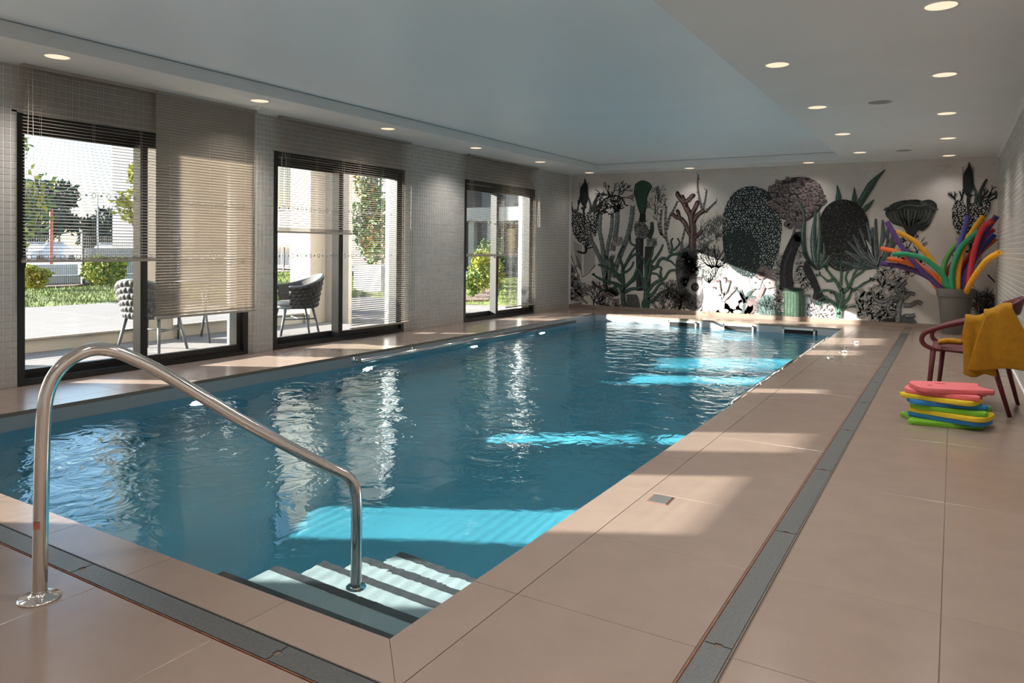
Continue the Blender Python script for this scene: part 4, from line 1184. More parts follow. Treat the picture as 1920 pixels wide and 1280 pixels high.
# ------------------------------------------------------------------ printed reef mural on the far wall
HC = (0.015803123, 0.00036478555, -28.4378142, 0.0010880055, -0.0184873022, 9.49908077, 0.00076253076, -1.55489e-05)  # homography from image pixels to the far wall plane, from the solved camera
YM = YF - 0.002
def image_to_wall(x, y):
    """image pixel coordinates -> metres on the far wall"""
    w = HC[6] * x + HC[7] * y + 1
    return ((HC[0] * x + HC[1] * y + HC[2]) / w, (HC[3] * x + HC[4] * y + HC[5]) / w)
def mural_material():
    m = bpy.data.materials.new('printed_ink'); m.use_nodes = True
    nt = m.node_tree; n = nt.nodes; l = nt.links; p = n['Principled BSDF']
    at = n.new('ShaderNodeAttribute'); at.attribute_name = 'ink'
    geo = n.new('ShaderNodeNewGeometry')
    nz = n.new('ShaderNodeTexNoise'); nz.inputs['Scale'].default_value = 28; nz.inputs['Detail'].default_value = 5
    l.new(geo.outputs['Position'], nz.inputs['Vector'])
    mr = n.new('ShaderNodeMapRange'); mr.inputs[1].default_value = 0.3; mr.inputs[2].default_value = 0.7; mr.inputs[3].default_value = 0.72; mr.inputs[4].default_value = 1.28
    l.new(nz.outputs[0], mr.inputs[0])
    s = n.new('ShaderNodeVectorMath'); s.operation = 'SCALE'
    l.new(at.outputs['Color'], s.inputs[0]); l.new(mr.outputs[0], s.inputs['Scale'])
    l.new(s.outputs[0], p.inputs['Base Color'])
    p.inputs['Roughness'].default_value = 0.75; p.inputs['Specular IOR Level'].default_value = 0.25
    return m
M['ink'] = mural_material()
def paper_material():
    m = mat('mural_paper', (0.50, 0.455, 0.42, 1), rough=0.8, spec=0.25)
    nt = m.node_tree; n = nt.nodes; l = nt.links; p = n['Principled BSDF']
    geo = n.new('ShaderNodeNewGeometry')
    a = n.new('ShaderNodeTexNoise'); a.inputs['Scale'].default_value = 0.9; a.inputs['Detail'].default_value = 7; a.inputs['Roughness'].default_value = 0.62
    b = n.new('ShaderNodeTexNoise'); b.inputs['Scale'].default_value = 2.6; b.inputs['Detail'].default_value = 8; b.inputs['Roughness'].default_value = 0.7; b.inputs['Distortion'].default_value = 0.8
    l.new(geo.outputs['Position'], a.inputs['Vector']); l.new(geo.outputs['Position'], b.inputs['Vector'])
    r1 = n.new('ShaderNodeValToRGB'); e = r1.color_ramp.elements
    e[0].position = 0.33; e[0].color = (0.52, 0.475, 0.44, 1); e[1].position = 0.66; e[1].color = (0.63, 0.57, 0.53, 1)
    l.new(a.outputs[0], r1.inputs[0])
    r2 = n.new('ShaderNodeValToRGB'); e = r2.color_ramp.elements
    e[0].position = 0.60; e[0].color = (1, 1, 1, 1); e[1].position = 0.74; e[1].color = (0.66, 0.66, 0.65, 1)
    l.new(b.outputs[0], r2.inputs[0])
    mx = n.new('ShaderNodeMix'); mx.data_type = 'RGBA'; mx.blend_type = 'MULTIPLY'; mx.inputs[0].default_value = 1
    l.new(r1.outputs[0], mx.inputs[6]); l.new(r2.outputs[0], mx.inputs[7]); l.new(mx.outputs[2], p.inputs['Base Color'])
    return m
mural = empty('wall_mural', (0, YM, 0.072))
tag(mural, 'coral reef mural printed in grey, green and rose across the far wall', 'mural')
pp = MB().box(XL + 0.03, XR - 0.006, -0.001, 0.0015, 0.0, ZC - 0.074).build('paper', paper_material(), mural)
_layer = [1]
class Ink:
    def __init__(s):
        s.v = []; s.f = []; s.c = []
    def add(s, pts, faces, col, lay):
        b = len(s.v)
        for q in pts:
            X, Z = image_to_wall(q[0], q[1])
            s.v.append((X, -0.0012 - lay * 0.00009, Z - 0.072)); s.c.append(col)
        s.f += [tuple(i + b for i in f) for f in faces]
    def poly(s, pts, col, lay=1, smooth=0):
        if smooth: pts = [tuple(q) for q in catmull(pts, smooth, True)]
        tr = tessellate_polygon([[Vector((q[0], q[1], 0)) for q in pts]])
        s.add(pts, tr, col, lay)
    def rib(s, pts, w0, w1, col, lay=1, n=4, wm=None):
        P = catmull(pts, n) if len(pts) > 2 else [np.array(q, float) for q in pts]
        m = len(P); out = []
        for i, q in enumerate(P):
            d = P[min(i + 1, m - 1)] - P[max(i - 1, 0)]
            L = math.hypot(d[0], d[1]) or 1
            t_ = i / (m - 1)
            w = (w0 + (w1 - w0) * t_) if wm is None else (w0 + (wm - w0) * t_ * 2 if t_ < 0.5 else wm + (w1 - wm) * (t_ * 2 - 1))
            nx, ny = -d[1] / L * w / 2, d[0] / L * w / 2
            out += [(q[0] + nx, q[1] + ny), (q[0] - nx, q[1] - ny)]
        s.add(out, [(2 * i, 2 * i + 1, 2 * i + 3, 2 * i + 2) for i in range(m - 1)], col, lay)
    def orib(s, pts, w0, w1, col, edge, hi=None, lay=1, wm=None, e=1.3):
        s.rib(pts, w0 + e, w1 + e, edge, lay, wm=None if wm is None else wm + e); s.rib(pts, w0, w1, col, lay + 1, wm=wm)
        if hi: s.rib([(p[0] - w0 * 0.18, p[1] - w0 * 0.08) for p in pts], w0 * 0.28, max(0.25, w1 * 0.28), hi, lay + 2)
    def disc(s, x, y, r, col, lay=1, n=7, ry=None, rot=0.0):
        ry = ry or r
        s.add([(x + r * math.cos(2 * PI * k / n + rot), y + ry * math.sin(2 * PI * k / n + rot)) for k in range(n)], [tuple(range(n))], col, lay)
    def build(s, name, depth):
        me = bpy.data.meshes.new(name); me.from_pydata([(v[0], v[1] - depth, v[2]) for v in s.v], [], s.f)
        a = me.color_attributes.new('ink', 'FLOAT_COLOR', 'POINT')
        a.data.foreach_set('color', np.array([tuple(0.9 * (0.62 * q + 0.38 * (0.3 * c[0] + 0.6 * c[1] + 0.1 * c[2])) for q in c) + (1.0,) for c in s.c], dtype=np.float32).ravel())
        me.materials.append(M['ink']); me.update()
        return link_mesh(name, me, mural)
def motif(name, fn, *a, **k):
    i = Ink(); fn(i, *a, **k)
    i.build(name, _layer[0] * 0.00045); _layer[0] += 1
BLK = (0.012, 0.013, 0.013); DGR = (0.014, 0.05, 0.032); GRN = (0.022, 0.085, 0.05); LGR = (0.06, 0.16, 0.10); TEAL = (0.075, 0.11, 0.105); GRY = (0.11, 0.11, 0.105)
MID = (0.20, 0.19, 0.18); PALE = (0.46, 0.42, 0.39); ROSE = (0.33, 0.22, 0.21); BRN = (0.085, 0.032, 0.032); MAUVE = (0.17, 0.11, 0.115); INKV = (0.028, 0.022, 0.026)
def inpoly(x, y, poly):
    c = False; n = len(poly)
    for i in range(n):
        a, b = poly[i], poly[i - 1]
        if (a[1] > y) != (b[1] > y) and x < (b[0] - a[0]) * (y - a[1]) / (b[1] - a[1]) + a[0]: c = not c
    return c
def branch(I, x, y, ang, ln, w, dep, col, edge, rng, spread=0.6, keep=0.8, hi=None, lay=1, kids=(2, 3), bend=0.25, minw=0.7, e=1.0):
    a1 = ang + rng.uniform(-bend, bend); a2 = ang + rng.uniform(-bend, bend) * 1.5
    p0 = (x, y); p1 = (x + ln * 0.5 * math.cos(a1), y - ln * 0.5 * math.sin(a1)); p2 = (p1[0] + ln * 0.5 * math.cos(a2), p1[1] - ln * 0.5 * math.sin(a2))
    w2 = max(minw, w * 0.72)
    if edge: I.orib([p0, p1, p2], w, w2, col, edge, hi, lay, e=e)
    else: I.rib([p0, p1, p2], w, w2, col, lay)
    if dep <= 0: return
    k = rng.randint(*kids)
    for q in range(k):
        off = (q - (k - 1) / 2) * spread * 2 / max(1, k - 1) if k > 1 else 0
        src = p2 if rng.random() < 0.75 else p1
        branch(I, src[0], src[1], a2 + off + rng.uniform(-0.15, 0.15), ln * keep * rng.uniform(0.75, 1.15), w2, dep - 1, col, edge, rng, spread, keep, hi, lay, kids, bend, minw, e)
def net(I, poly, sp, r, dark, light, rng, jag=0, lay=1, fade=None):
    P = [tuple(q) for q in catmull(poly, 5, True)]
    if jag: P = [(x + rng.uniform(-jag, jag), y + rng.uniform(-jag, jag)) for x, y in P]
    I.poly(P, dark, lay)
    xs = [q[0] for q in P]; ys = [q[1] for q in P]
    y = min(ys); row = 0
    while y < max(ys):
        x = min(xs) + (sp / 2 if row % 2 else 0)
        while x < max(xs):
            px, py = x + rng.uniform(-.28, .28) * sp, y + rng.uniform(-.28, .28) * sp
            if inpoly(px, py, P):
                rr = r * rng.uniform(0.65, 1.2); c = light
                if fade: c, rr = fade(px, py, c, rr)
                if rr > 0.15: I.disc(px, py, rr, c, lay + 1, rng.choice((5, 6)), rr * rng.uniform(0.75, 1.25), rng.uniform(0, 6))
            x += sp
        y += sp * 0.86; row += 1
def fringe(I, cx, cy, r0, r1, a0, a1, n, col, rng, w=0.8, lay=1, curl=0.3):
    for k in range(n):
        a = a0 + (a1 - a0) * (k + rng.random()) / n
        rr = r1 * rng.uniform(0.75, 1.1)
        m_ = (r0 + rr) / 2
        I.rib([(cx + r0 * math.cos(a), cy - r0 * math.sin(a)), (cx + m_ * math.cos(a + rng.uniform(-curl, curl) * 0.4), cy - m_ * math.sin(a + rng.uniform(-curl, curl) * 0.4)), (cx + rr * math.cos(a + rng.uniform(-curl, curl) * 0.5), cy - rr * math.sin(a + rng.uniform(-curl, curl) * 0.5))], w, w * 0.5, col, lay, 3)
def speckle(I, poly, n, r, col, rng, lay=2):
    xs = [q[0] for q in poly]; ys = [q[1] for q in poly]
    k = 0
    while k < n:
        x, y = rng.uniform(min(xs), max(xs)), rng.uniform(min(ys), max(ys)); k += 1
        if inpoly(x, y, poly): I.disc(x, y, r * rng.uniform(0.5, 1.2), col, lay, 4)

# --- dark pineapple sponge on a net fan (printed twice: left end and right end of the wall)
def pineapple(I, ox, oy, s, seed):
    rng = random.Random(seed)
    T_ = lambda pts: [(ox + (x - 1097) * s, oy + (y - 333) * s) for x, y in pts]
    fan = T_([(1071, 402), (1071, 425), (1079, 446), (1090, 457), (1098, 463), (1108, 455), (1118, 438), (1122, 420), (1130, 398), (1120, 396), (1112, 404), (1104, 398), (1094, 404), (1085, 396), (1077, 392)])
    net(I, fan, 4.1 * s, 1.62 * s, BLK, (0.42, 0.38, 0.35), rng, 1.6 * s)
    for (x, y, a, l_) in ((1076, 400, 1.9, 10), (1083, 396, 1.5, 12), (1112, 402, 1.0, 14), (1118, 398, 0.7, 16), (1124, 398, 0.6, 14), (1096, 402, 1.7, 10)):
        p = T_([(x, y)])[0]
        branch(I, p[0], p[1], a, l_ * s, 3.2 * s, 2, BLK, None, rng, 0.55, 0.7)
    body = T_([(1096, 334), (1099, 341), (1101, 346), (1102, 356), (1103, 370), (1100, 381), (1095, 386), (1090, 383), (1087, 374), (1087, 361), (1088, 352), (1091, 346), (1094, 342)])
    I.poly(body, (0.016, 0.022, 0.018), 3, 4)
    speckle(I, body, 260, 0.55 * s, (0.05, 0.055, 0.05), rng, 4)
    for k in range(16):
        y = 344 + k * 2.4; I.rib(T_([(1087.5, y), (1085.5, y - 2.2)]), 1.0 * s, 0.4 * s, BLK, 3, 2); I.rib(T_([(1102.0, y), (1104.0, y - 2.2)]), 1.0 * s, 0.4 * s, BLK, 3, 2)
    I.rib(T_([(1095, 384), (1094, 400), (1096, 420)]), 5 * s, 3 * s, (0.02, 0.03, 0.025), 3)
    I.orib(T_([(1113, 398), (1113, 385), (1118, 372), (1124, 361)]), 6.5 * s, 2.5 * s, (0.02, 0.045, 0.032), BLK, (0.06, 0.09, 0.075), 3)
    I.orib(T_([(1106, 400), (1107, 385), (1103, 370)]), 4.5 * s, 1.5 * s, (0.05, 0.08, 0.07), BLK, None, 3)
    I.orib(T_([(1114, 392), (1122, 384), (1126, 378)]), 3.2 * s, 1.6 * s, (0.07, 0.02, 0.02), BLK, None, 3)
    I.orib(T_([(1098, 461), (1098, 472), (1092, 474), (1082, 471)]), 3.0 * s, 2.0 * s, BLK, BLK, None, 3)
    I.rib(T_([(1098, 466), (1108, 464), (1117, 462)]), 2.6 * s, 1.6 * s, BLK, 3)
    # harp of thin stems
    for k in range(11):
        x = 1095 + k * 1.95; I.rib(T_([(x, 458 + k * 0.2), (x, 500 - k * 1.4 + 15)]), 0.8 * s, 0.7 * s, BLK, 2, 2)
    I.rib(T_([(1092, 519), (1104, 511), (1116, 496)]), 1.4 * s, 1.2 * s, INKV, 2)
    for k in range(10): I.rib(T_([(1076 + k * 1.6, 452 + k), (1078 + k * 1.3, 480), (1083 + k * 0.7, 500 + k)]), 0.6 * s, 0.5 * s, (0.06, 0.06, 0.055), 2)
    I.rib(T_([(1070, 478), (1078, 500), (1088, 530), (1094, 566)]), 1.4 * s, 1.2 * s, BLK, 2)
    I.rib(T_([(1080, 480), (1088, 500), (1091, 520)]), 1.2 * s, 1.0 * s, BLK, 2)
def dark_tree(I, x, y, ang, ln, w, dep, col, seed, edge=None, **k):
    branch(I, x, y, ang, ln, w, dep, col, edge, random.Random(seed), **k)
def tangle(I, poly, n, col, seed, w=1.6, ln=11, bg=None, light=None):
    rng = random.Random(seed)
    if bg: I.poly(poly, bg, 0, 3)
    xs = [q[0] for q in poly]; ys = [q[1] for q in poly]
    k = 0; tries = 0
    while k < n and tries < n * 20:
        tries += 1
        x, y = rng.uniform(min(xs), max(xs)), rng.uniform(min(ys), max(ys))
        if not inpoly(x, y, poly): continue
        a = rng.uniform(0, PI); pts = [(x, y)]
        for _ in range(3):
            a += rng.uniform(-0.9, 0.9); pts.append((pts[-1][0] + ln / 3 * math.cos(a), pts[-1][1] - ln / 3 * math.sin(a)))
        if light: I.orib(pts, w, w * 0.8, light, col, None, 1, e=1.2)
        else: I.rib(pts, w, w * 0.5, col, 1, 3)
        k += 1
motif('net_sponge', pineapple, 1097, 333, 1.0, 1)
# grey-green cactus corals
def cactus(I):
    rng = random.Random(3)
    stems = [[(1136, 545), (1130, 500), (1118, 470), (1108, 450), (1104, 440)], [(1136, 540), (1133, 500), (1129, 460), (1124, 430), (1126, 400)], [(1136, 520), (1138, 470), (1146, 430), (1148, 398)], [(1148, 470), (1153, 445), (1157, 415), (1157, 388)], [(1148, 520), (1162, 480), (1176, 445), (1184, 410), (1186, 386)], [(1140, 535), (1143, 500), (1150, 478)]]
    for st, w in zip(stems, (7, 7.5, 6.5, 8.5, 9, 7)):
        I.orib(st, w, w * 0.75, (0.12, 0.145, 0.13), (0.06, 0.065, 0.06), (0.20, 0.23, 0.21), 1)
        for q in catmull(st, 6)[::2]:
            for sg in (-1, 1): I.rib([(q[0] + sg * w * 0.4, q[1]), (q[0] + sg * w * 0.66, q[1] - 1.6)], 1.5, 0.7, (0.03, 0.05, 0.04), 3, 2)
motif('cactus_coral', cactus)
def mop(I):
    rng = random.Random(9)
    tangle(I, [(1122, 362), (1140, 366), (1160, 372), (1168, 385), (1160, 398), (1140, 404), (1124, 396)], 70, BLK, 4, 2.0, 13)
    I.rib([(1118, 412), (1128, 380), (1140, 370), (1156, 367), (1166, 372), (1172, 384), (1178, 385)], 3.5, 2.0, BLK, 2)
    for x, y, a in ((1142, 368, 1.9), (1147, 366, 1.3), (1160, 364, 1.2), (1164, 364, 0.7), (1166, 370, 0.15), (1163, 360, 0.45)): branch(I, x, y, a, 10, 2.2, 3, INKV, None, rng, 0.5, 0.72)
    tangle(I, [(1150, 370), (1166, 372), (1166, 390), (1158, 396), (1150, 390)], 30, (0.03, 0.045, 0.04), 5, 1.8, 9)
motif('antler_coral', mop)
def club(I):
    rng = random.Random(2)
    I.poly([(1189, 352), (1191, 345), (1200, 339), (1210, 339), (1219, 344), (1222, 350), (1217, 360), (1213, 372), (1212, 388), (1209, 400), (1201, 402), (1195, 388), (1191, 372), (1188, 362)], (0.008, 0.028, 0.016), 1, 5)
    I.poly([(1190, 352), (1192, 346), (1200, 340.5), (1210, 340.5), (1218, 345), (1220.5, 350), (1215, 360), (1211, 372), (1210, 388), (1207, 399), (1202, 400), (1196, 388), (1192.5, 372), (1189.5, 362)], (0.022, 0.105, 0.052), 2, 5)
    for k in range(17):
        y = 344 + k * 3.3; x0 = 1191 + max(0, k - 8) * 0.9; x1 = 1219 - max(0, k - 4) * 0.9
        I.rib([(x0, y), ((x0 + x1) / 2, y + 1.8), (x1, y - 0.6)], 0.9, 0.6, (0.01, 0.045, 0.026), 3)
    I.orib([(1205, 400), (1204, 416)], 9, 12, (0.022, 0.022, 0.026), BLK, None, 1)
    tangle(I, [(1190, 420), (1204, 415), (1214, 425), (1217, 440), (1208, 448), (1194, 446), (1189, 434)], 60, (0.05, 0.045, 0.045), 6, 1.0, 12, bg=(0.20, 0.185, 0.175))
    I.orib([(1199, 446), (1199, 480), (1199, 545)], 14, 11, (0.030, 0.024, 0.030), BLK, (0.06, 0.05, 0.06), 1)
    I.orib([(1222, 416), (1222, 432), (1216, 446)], 5, 9, (0.02, 0.045, 0.03), BLK, None, 1)
    I.orib([(1216, 462), (1214, 500), (1214, 545)], 13, 10, (0.03, 0.03, 0.03), BLK, None, 1)
    tangle(I, [(1212, 448), (1228, 446), (1232, 456), (1226, 466), (1214, 466)], 34, (0.05, 0.05, 0.045), 7, 0.9, 7, bg=(0.26, 0.24, 0.225))
    tangle(I, [(1149, 446), (1163, 444), (1168, 454), (1158, 462), (1148, 456)], 30, (0.12, 0.09, 0.085), 8, 0.9, 7, bg=(0.34, 0.30, 0.28))
motif('club_sponge', club)
def twigs(I):
    rng = random.Random(12)
    branch(I, 1228, 402, 1.55, 22, 1.8, 1, INKV, None, rng, 0.5, 0.8, kids=(1, 1))
    for x, y, a in ((1229, 388, 2.3), (1230, 385, 1.2), (1233, 372, 1.6), (1231, 390, 0.6), (1234, 368, 1.4), (1232, 378, 0.9), (1228, 394, 2.6)): branch(I, x, y, a, 9, 1.1, 3, (0.05, 0.05, 0.045), None, rng, 0.6, 0.75)
    for st in ([(1256, 474), (1250, 450), (1238, 436), (1234, 420)], [(1240, 440), (1238, 418), (1240, 394)], [(1249, 446), (1247, 420), (1249, 388)], [(1250, 430), (1254, 410), (1262, 395), (1270, 378)], [(1278, 470), (1278, 455), (1284, 430)]):
        I.orib(st, 4.2, 2.2, (0.22, 0.215, 0.20), (0.03, 0.03, 0.03), None, 1)
        for q in catmull(st, 3): I.rib([(q[0] - 2.2, q[1]), (q[0] + 2.2, q[1] - 0.4)], 1.8, 1.4, BLK, 3, 2)
    for x, y, a in ((1234, 420, 1.8), (1249, 390, 1.9), (1270, 379, 0.8), (1238, 404, 2.4)): branch(I, x, y, a, 9, 1.5, 2, INKV, None, rng, 0.6, 0.7)
motif('bamboo_coral', twigs)
def sprigs(I):
    rng = random.Random(15)
    for st in ([(1316, 392), (1312, 375), (1308, 350), (1309, 328)], [(1318, 392), (1322, 375), (1325, 356)], [(1322, 398), (1332, 388), (1343, 377)]):
        I.orib(st, 3.2, 1.4, (0.13, 0.14, 0.125), (0.045, 0.05, 0.045), None, 1)
        for q in catmull(st, 4)[::2]: branch(I, q[0], q[1], 1.4 + rng.uniform(-1.2, 1.2), 6, 1.3, 0, (0.06, 0.07, 0.06), None, rng)
    for cx, cy, r, n in ((1325, 440, 24, 150), (1318, 462, 22, 130), (1347, 415, 11, 60), (1345, 440, 12, 60), (1335, 425, 18, 110)):
        for _ in range(n):
            x, y = cx + rng.gauss(0, r * 0.42), cy + rng.gauss(0, r * 0.5)
            a = 1.3 + rng.uniform(-1.0, 1.0)
            I.rib([(x, y), (x + 5 * math.cos(a), y - 5 * math.sin(a))], 0.9, 0.4, (0.085, 0.095, 0.085), 0, 2)
motif('sea_fir', sprigs); tag(mural.children[-1] if mural.children[-1].name.startswith('sea_fir') else [o for o in mural.children if o.name.startswith('sea_fir')][0], kind='stuff')
def red_coral(I):
    rng = random.Random(21)
    c = (0.125, 0.05, 0.048); e_ = (0.035, 0.014, 0.014); h_ = (0.21, 0.115, 0.105)
    segs = [([(1299, 480), (1298, 455), (1299, 430), (1297, 412)], 13, 11), ([(1297, 412), (1294, 402), (1287, 390), (1282, 380)], 11, 8), ([(1283, 381), (1276, 373), (1271, 366), (1270, 361)], 8, 6.5), ([(1284, 379), (1280, 370), (1278, 366)], 6, 5.5), ([(1285, 378), (1292, 374), (1297, 368), (1301, 366)], 7, 7), ([(1297, 402), (1302, 392), (1306, 384), (1308, 378)], 7, 7.5), ([(1300, 415), (1306, 405), (1314, 398), (1322, 394)], 8, 6), ([(1296, 442), (1289, 430), (1284, 418), (1276, 409)], 8, 7), ([(1277, 409), (1268, 407), (1262, 402), (1258, 400)], 7, 4.5), ([(1273, 407), (1272, 400), (1270, 395)], 5, 5.5), ([(1303, 445), (1311, 438), (1317, 431)], 7, 5), ([(1299, 480), (1294, 500), (1286, 520)], 12, 16)]
    for p, a, b in segs: I.rib(p, a + 1.6, b + 1.6, e_, 1)
    for p, a, b in segs: I.rib(p, a, b, c, 2)
    for p, a, b in segs: I.rib([(q[0] - a * 0.15, q[1]) for q in p], a * 0.35, b * 0.35, h_, 3)
    for p, a, b in segs:
        for q in catmull(p, 5): I.disc(q[0] + rng.uniform(-.5, .5) * a, q[1] + rng.uniform(-1, 1), rng.uniform(0.8, 1.9), c, 2, 6)
    for x, y in ((1270, 361), (1301, 366), (1308, 378), (1270, 395)): I.disc(x, y, 3.2, (0.05, 0.022, 0.022), 3, 8)
motif('red_coral', red_coral)
def bush(I):
    rng = random.Random(30)
    I.poly([(1270, 480), (1285, 470), (1300, 468), (1320, 470), (1328, 485), (1318, 500), (1316, 530), (1318, 560), (1310, 580), (1290, 580), (1278, 560), (1270, 530), (1266, 505)], (0.075, 0.062, 0.066), 0, 5)
    for cx, cy, r, n, col in ((1292, 490, 26, 120, (0.03, 0.025, 0.028)), (1285, 478, 22, 70, MID), (1322, 472, 12, 60, (0.016, 0.02, 0.02)), (1300, 505, 22, 90, (0.05, 0.028, 0.032)), (1286, 528, 20, 160, (0.13, 0.125, 0.12))):
        fringe(I, cx, cy, 2, r, 0, 2 * PI, n, col, rng, 1.1, 1)
    for k in range(90):
        a = 2 * PI * k / 90; r = 14 + rng.uniform(-1, 3)
        I.rib([(1303 + 5 * math.cos(a), 538 + 5 * math.sin(a)), (1303 + r * math.cos(a), 538 + r * 1.1 * math.sin(a))], 0.9, 0.6, (0.42, 0.38, 0.37) if k % 2 else (0.12, 0.10, 0.10), 2, 2)
    branch(I, 1296, 560, 1.7, 14, 1.6, 3, BLK, None, rng, 0.5, 0.75)
    tangle(I, [(1280, 560), (1314, 558), (1318, 582), (1280, 582)], 40, (0.03, 0.02, 0.022), 31, 2.0, 10)
motif('urchin_cluster', bush)
def green_coral(I):
    rng = random.Random(41)
    c = (0.030, 0.085, 0.055); e_ = (0.010, 0.022, 0.016); h_ = (0.06, 0.15, 0.10)
    S = [([(1171, 575), (1168, 560), (1168, 545)], 9, 7), ([(1168, 548), (1160, 535), (1148, 530), (1135, 527), (1120, 520)], 6.5, 3), ([(1168, 545), (1168, 525), (1167, 510), (1170, 495)], 6.5, 5), ([(1167, 530), (1158, 520), (1150, 508), (1146, 490), (1141, 486)], 5, 3), ([(1168, 520), (1160, 515), (1152, 510), (1135, 500), (1121, 496)], 4.5, 2.5), ([(1170, 500), (1180, 485), (1190, 477), (1200, 474)], 4.5, 3), ([(1169, 505), (1164, 490), (1160, 478), (1164, 470)], 4, 3), ([(1168, 540), (1178, 532), (1188, 520), (1194, 505), (1200, 490)], 6, 3), ([(1180, 530), (1190, 524), (1200, 510)], 4, 2.5), ([(1170, 548), (1182, 542), (1196, 540), (1206, 537)], 5.5, 3), ([(1175, 490), (1186, 470), (1192, 462), (1182, 455), (1181, 440)], 3.2, 2), ([(1160, 500), (1150, 495), (1144, 480)], 3, 2), ([(1160, 532), (1145, 545), (1140, 550), (1118, 535), (1110, 527)], 5, 2), ([(1167, 512), (1176, 508), (1184, 500), (1188, 490)], 4, 2),
         ([(1210, 580), (1212, 560), (1212, 540), (1210, 520)], 13, 7), ([(1210, 545), (1205, 530), (1202, 515), (1198, 505)], 5, 3), ([(1211, 525), (1211, 505), (1208, 490), (1202, 480)], 6, 3.5), ([(1211, 500), (1216, 488), (1222, 478), (1225, 460), (1230, 452)], 4.5, 2), ([(1213, 530), (1219, 510), (1220, 495), (1228, 485), (1238, 470), (1243, 458)], 6, 2.5), ([(1221, 505), (1230, 500), (1236, 488), (1243, 484), (1250, 485), (1258, 478), (1268, 476)], 5, 4), ([(1258, 478), (1260, 465), (1258, 452), (1262, 446)], 3.5, 1.6), ([(1262, 470), (1270, 462), (1274, 455), (1270, 446)], 3, 1.5), ([(1268, 477), (1278, 475), (1284, 468)], 3, 1.5), ([(1215, 545), (1226, 532), (1238, 525), (1246, 522), (1252, 512), (1258, 507), (1268, 506), (1274, 500)], 6, 2), ([(1240, 524), (1238, 510), (1240, 502), (1232, 500)], 3.5, 2), ([(1213, 560), (1226, 548), (1236, 534), (1246, 530)], 6, 3), ([(1214, 568), (1228, 560), (1240, 548), (1246, 545)], 6, 3), ([(1222, 512), (1232, 514), (1236, 520)], 3, 2), ([(1250, 487), (1258, 490), (1264, 496), (1270, 500)], 3, 1.4)]
    for p, a, b in S: I.rib(p, a + 1.5, b + 1.3, e_, 1)
    for p, a, b in S: I.rib(p, a, b, c, 2)
    for p, a, b in S: I.rib([(q[0] - a * 0.18, q[1] - 0.3) for q in p], a * 0.3, b * 0.3, h_, 3)
    for p, a, b in S[1:]:
        if rng.random() < 0.6: branch(I, p[-1][0], p[-1][1], math.atan2(p[-2][1] - p[-1][1], p[-1][0] - p[-2][0]), 7, b, 1, c, e_, rng, 0.5, 0.7)
    I.poly([(1203, 565), (1212, 560), (1218, 570), (1216, 584), (1208, 588), (1203, 578)], (0.03, 0.11, 0.06), 4, 4)
    for k in range(5): I.orib([(1178 + k * 5, 578), (1177 + k * 4.4, 560), (1176 + k * 3.6, 552)], 4.6, 3, (0.12, 0.11, 0.105), (0.03, 0.03, 0.03), None, 0)
motif('green_branch_coral', green_coral)
def floor_left(I):
    rng = random.Random(50)
    branch(I, 1113, 574, 1.57, 16, 3.0, 4, (0.10, 0.062, 0.055), None, rng, 0.55, 0.82, kids=(2, 3), minw=0.7)
    branch(I, 1112, 568, 1.2, 14, 2.0, 4, (0.06, 0.045, 0.04), None, rng, 0.5, 0.82, minw=0.6)
    branch(I, 1114, 566, 2.0, 14, 2.0, 4, (0.06, 0.045, 0.04), None, rng, 0.5, 0.82, minw=0.6)
    tangle(I, [(1070, 508), (1082, 512), (1092, 530), (1092, 570), (1072, 572), (1070, 540)], 46, (0.03, 0.03, 0.028), 51, 2.4, 16, light=(0.28, 0.255, 0.235))
    tangle(I, [(1120, 556), (1138, 548), (1160, 560), (1166, 578), (1120, 576)], 60, (0.05, 0.035, 0.032), 52, 2.2, 9, light=(0.30, 0.23, 0.215))
    fringe(I, 1146, 556, 2, 18, 0.2, PI - 0.2, 120, (0.05, 0.055, 0.05), rng, 0.9)
    for (x, y, s) in ((1248, 588, 1.0), (1268, 586, 1.1), (1282, 580, 0.9), (1258, 560, 0.8)):
        for k in range(9):
            branch(I, x + rng.uniform(-12, 12), y - rng.uniform(0, 6), 1.57 + rng.uniform(-0.5, 0.5), 13 * s, 1.5, 4, (0.06, 0.06, 0.055), None, rng, 0.42, 0.8, kids=(2, 2), minw=0.6)
motif('twig_fans', floor_left)
def fan_coral(I):
    rng = random.Random(60)
    for k in range(26):
        a = math.radians(20 + 5.2 * k)
        branch(I, 1340 + 6 * math.cos(a), 505 - 4 * math.sin(a), a, 15, 2.4, 2, (0.33, 0.30, 0.275), (0.06, 0.055, 0.05), rng, 0.28, 0.85, kids=(2, 2), e=1.0)
    for k in range(14):
        a = math.radians(30 + 9 * k); branch(I, 1330, 530, a, 14, 2.2, 2, (0.36, 0.35, 0.33), (0.12, 0.16, 0.14), rng, 0.35, 0.8, kids=(2, 2), e=0.9)
motif('fan_coral', fan_coral)
def big_net(I):
    rng = random.Random(70)
    P = [(1354, 440), (1355, 410), (1361, 385), (1372, 365), (1388, 353), (1405, 349), (1424, 352), (1442, 362), (1456, 380), (1464, 405), (1466, 430), (1462, 460), (1456, 485), (1446, 505), (1432, 518), (1412, 522), (1390, 516), (1370, 500), (1358, 475)]
    def fade(x, y, c, r):
        d = math.hypot((x - 1385) / 40, (y - 480) / 50)
        if d < 1: return ((0.11, 0.125, 0.105), r * 0.62) if rng.random() < 0.75 else (c, r * 0.7)
        return (c, r)
    net(I, P, 4.7, 1.42, (0.016, 0.034, 0.034), (0.40, 0.40, 0.375), rng, 0.8, fade=fade)
motif('net_sponge', big_net)
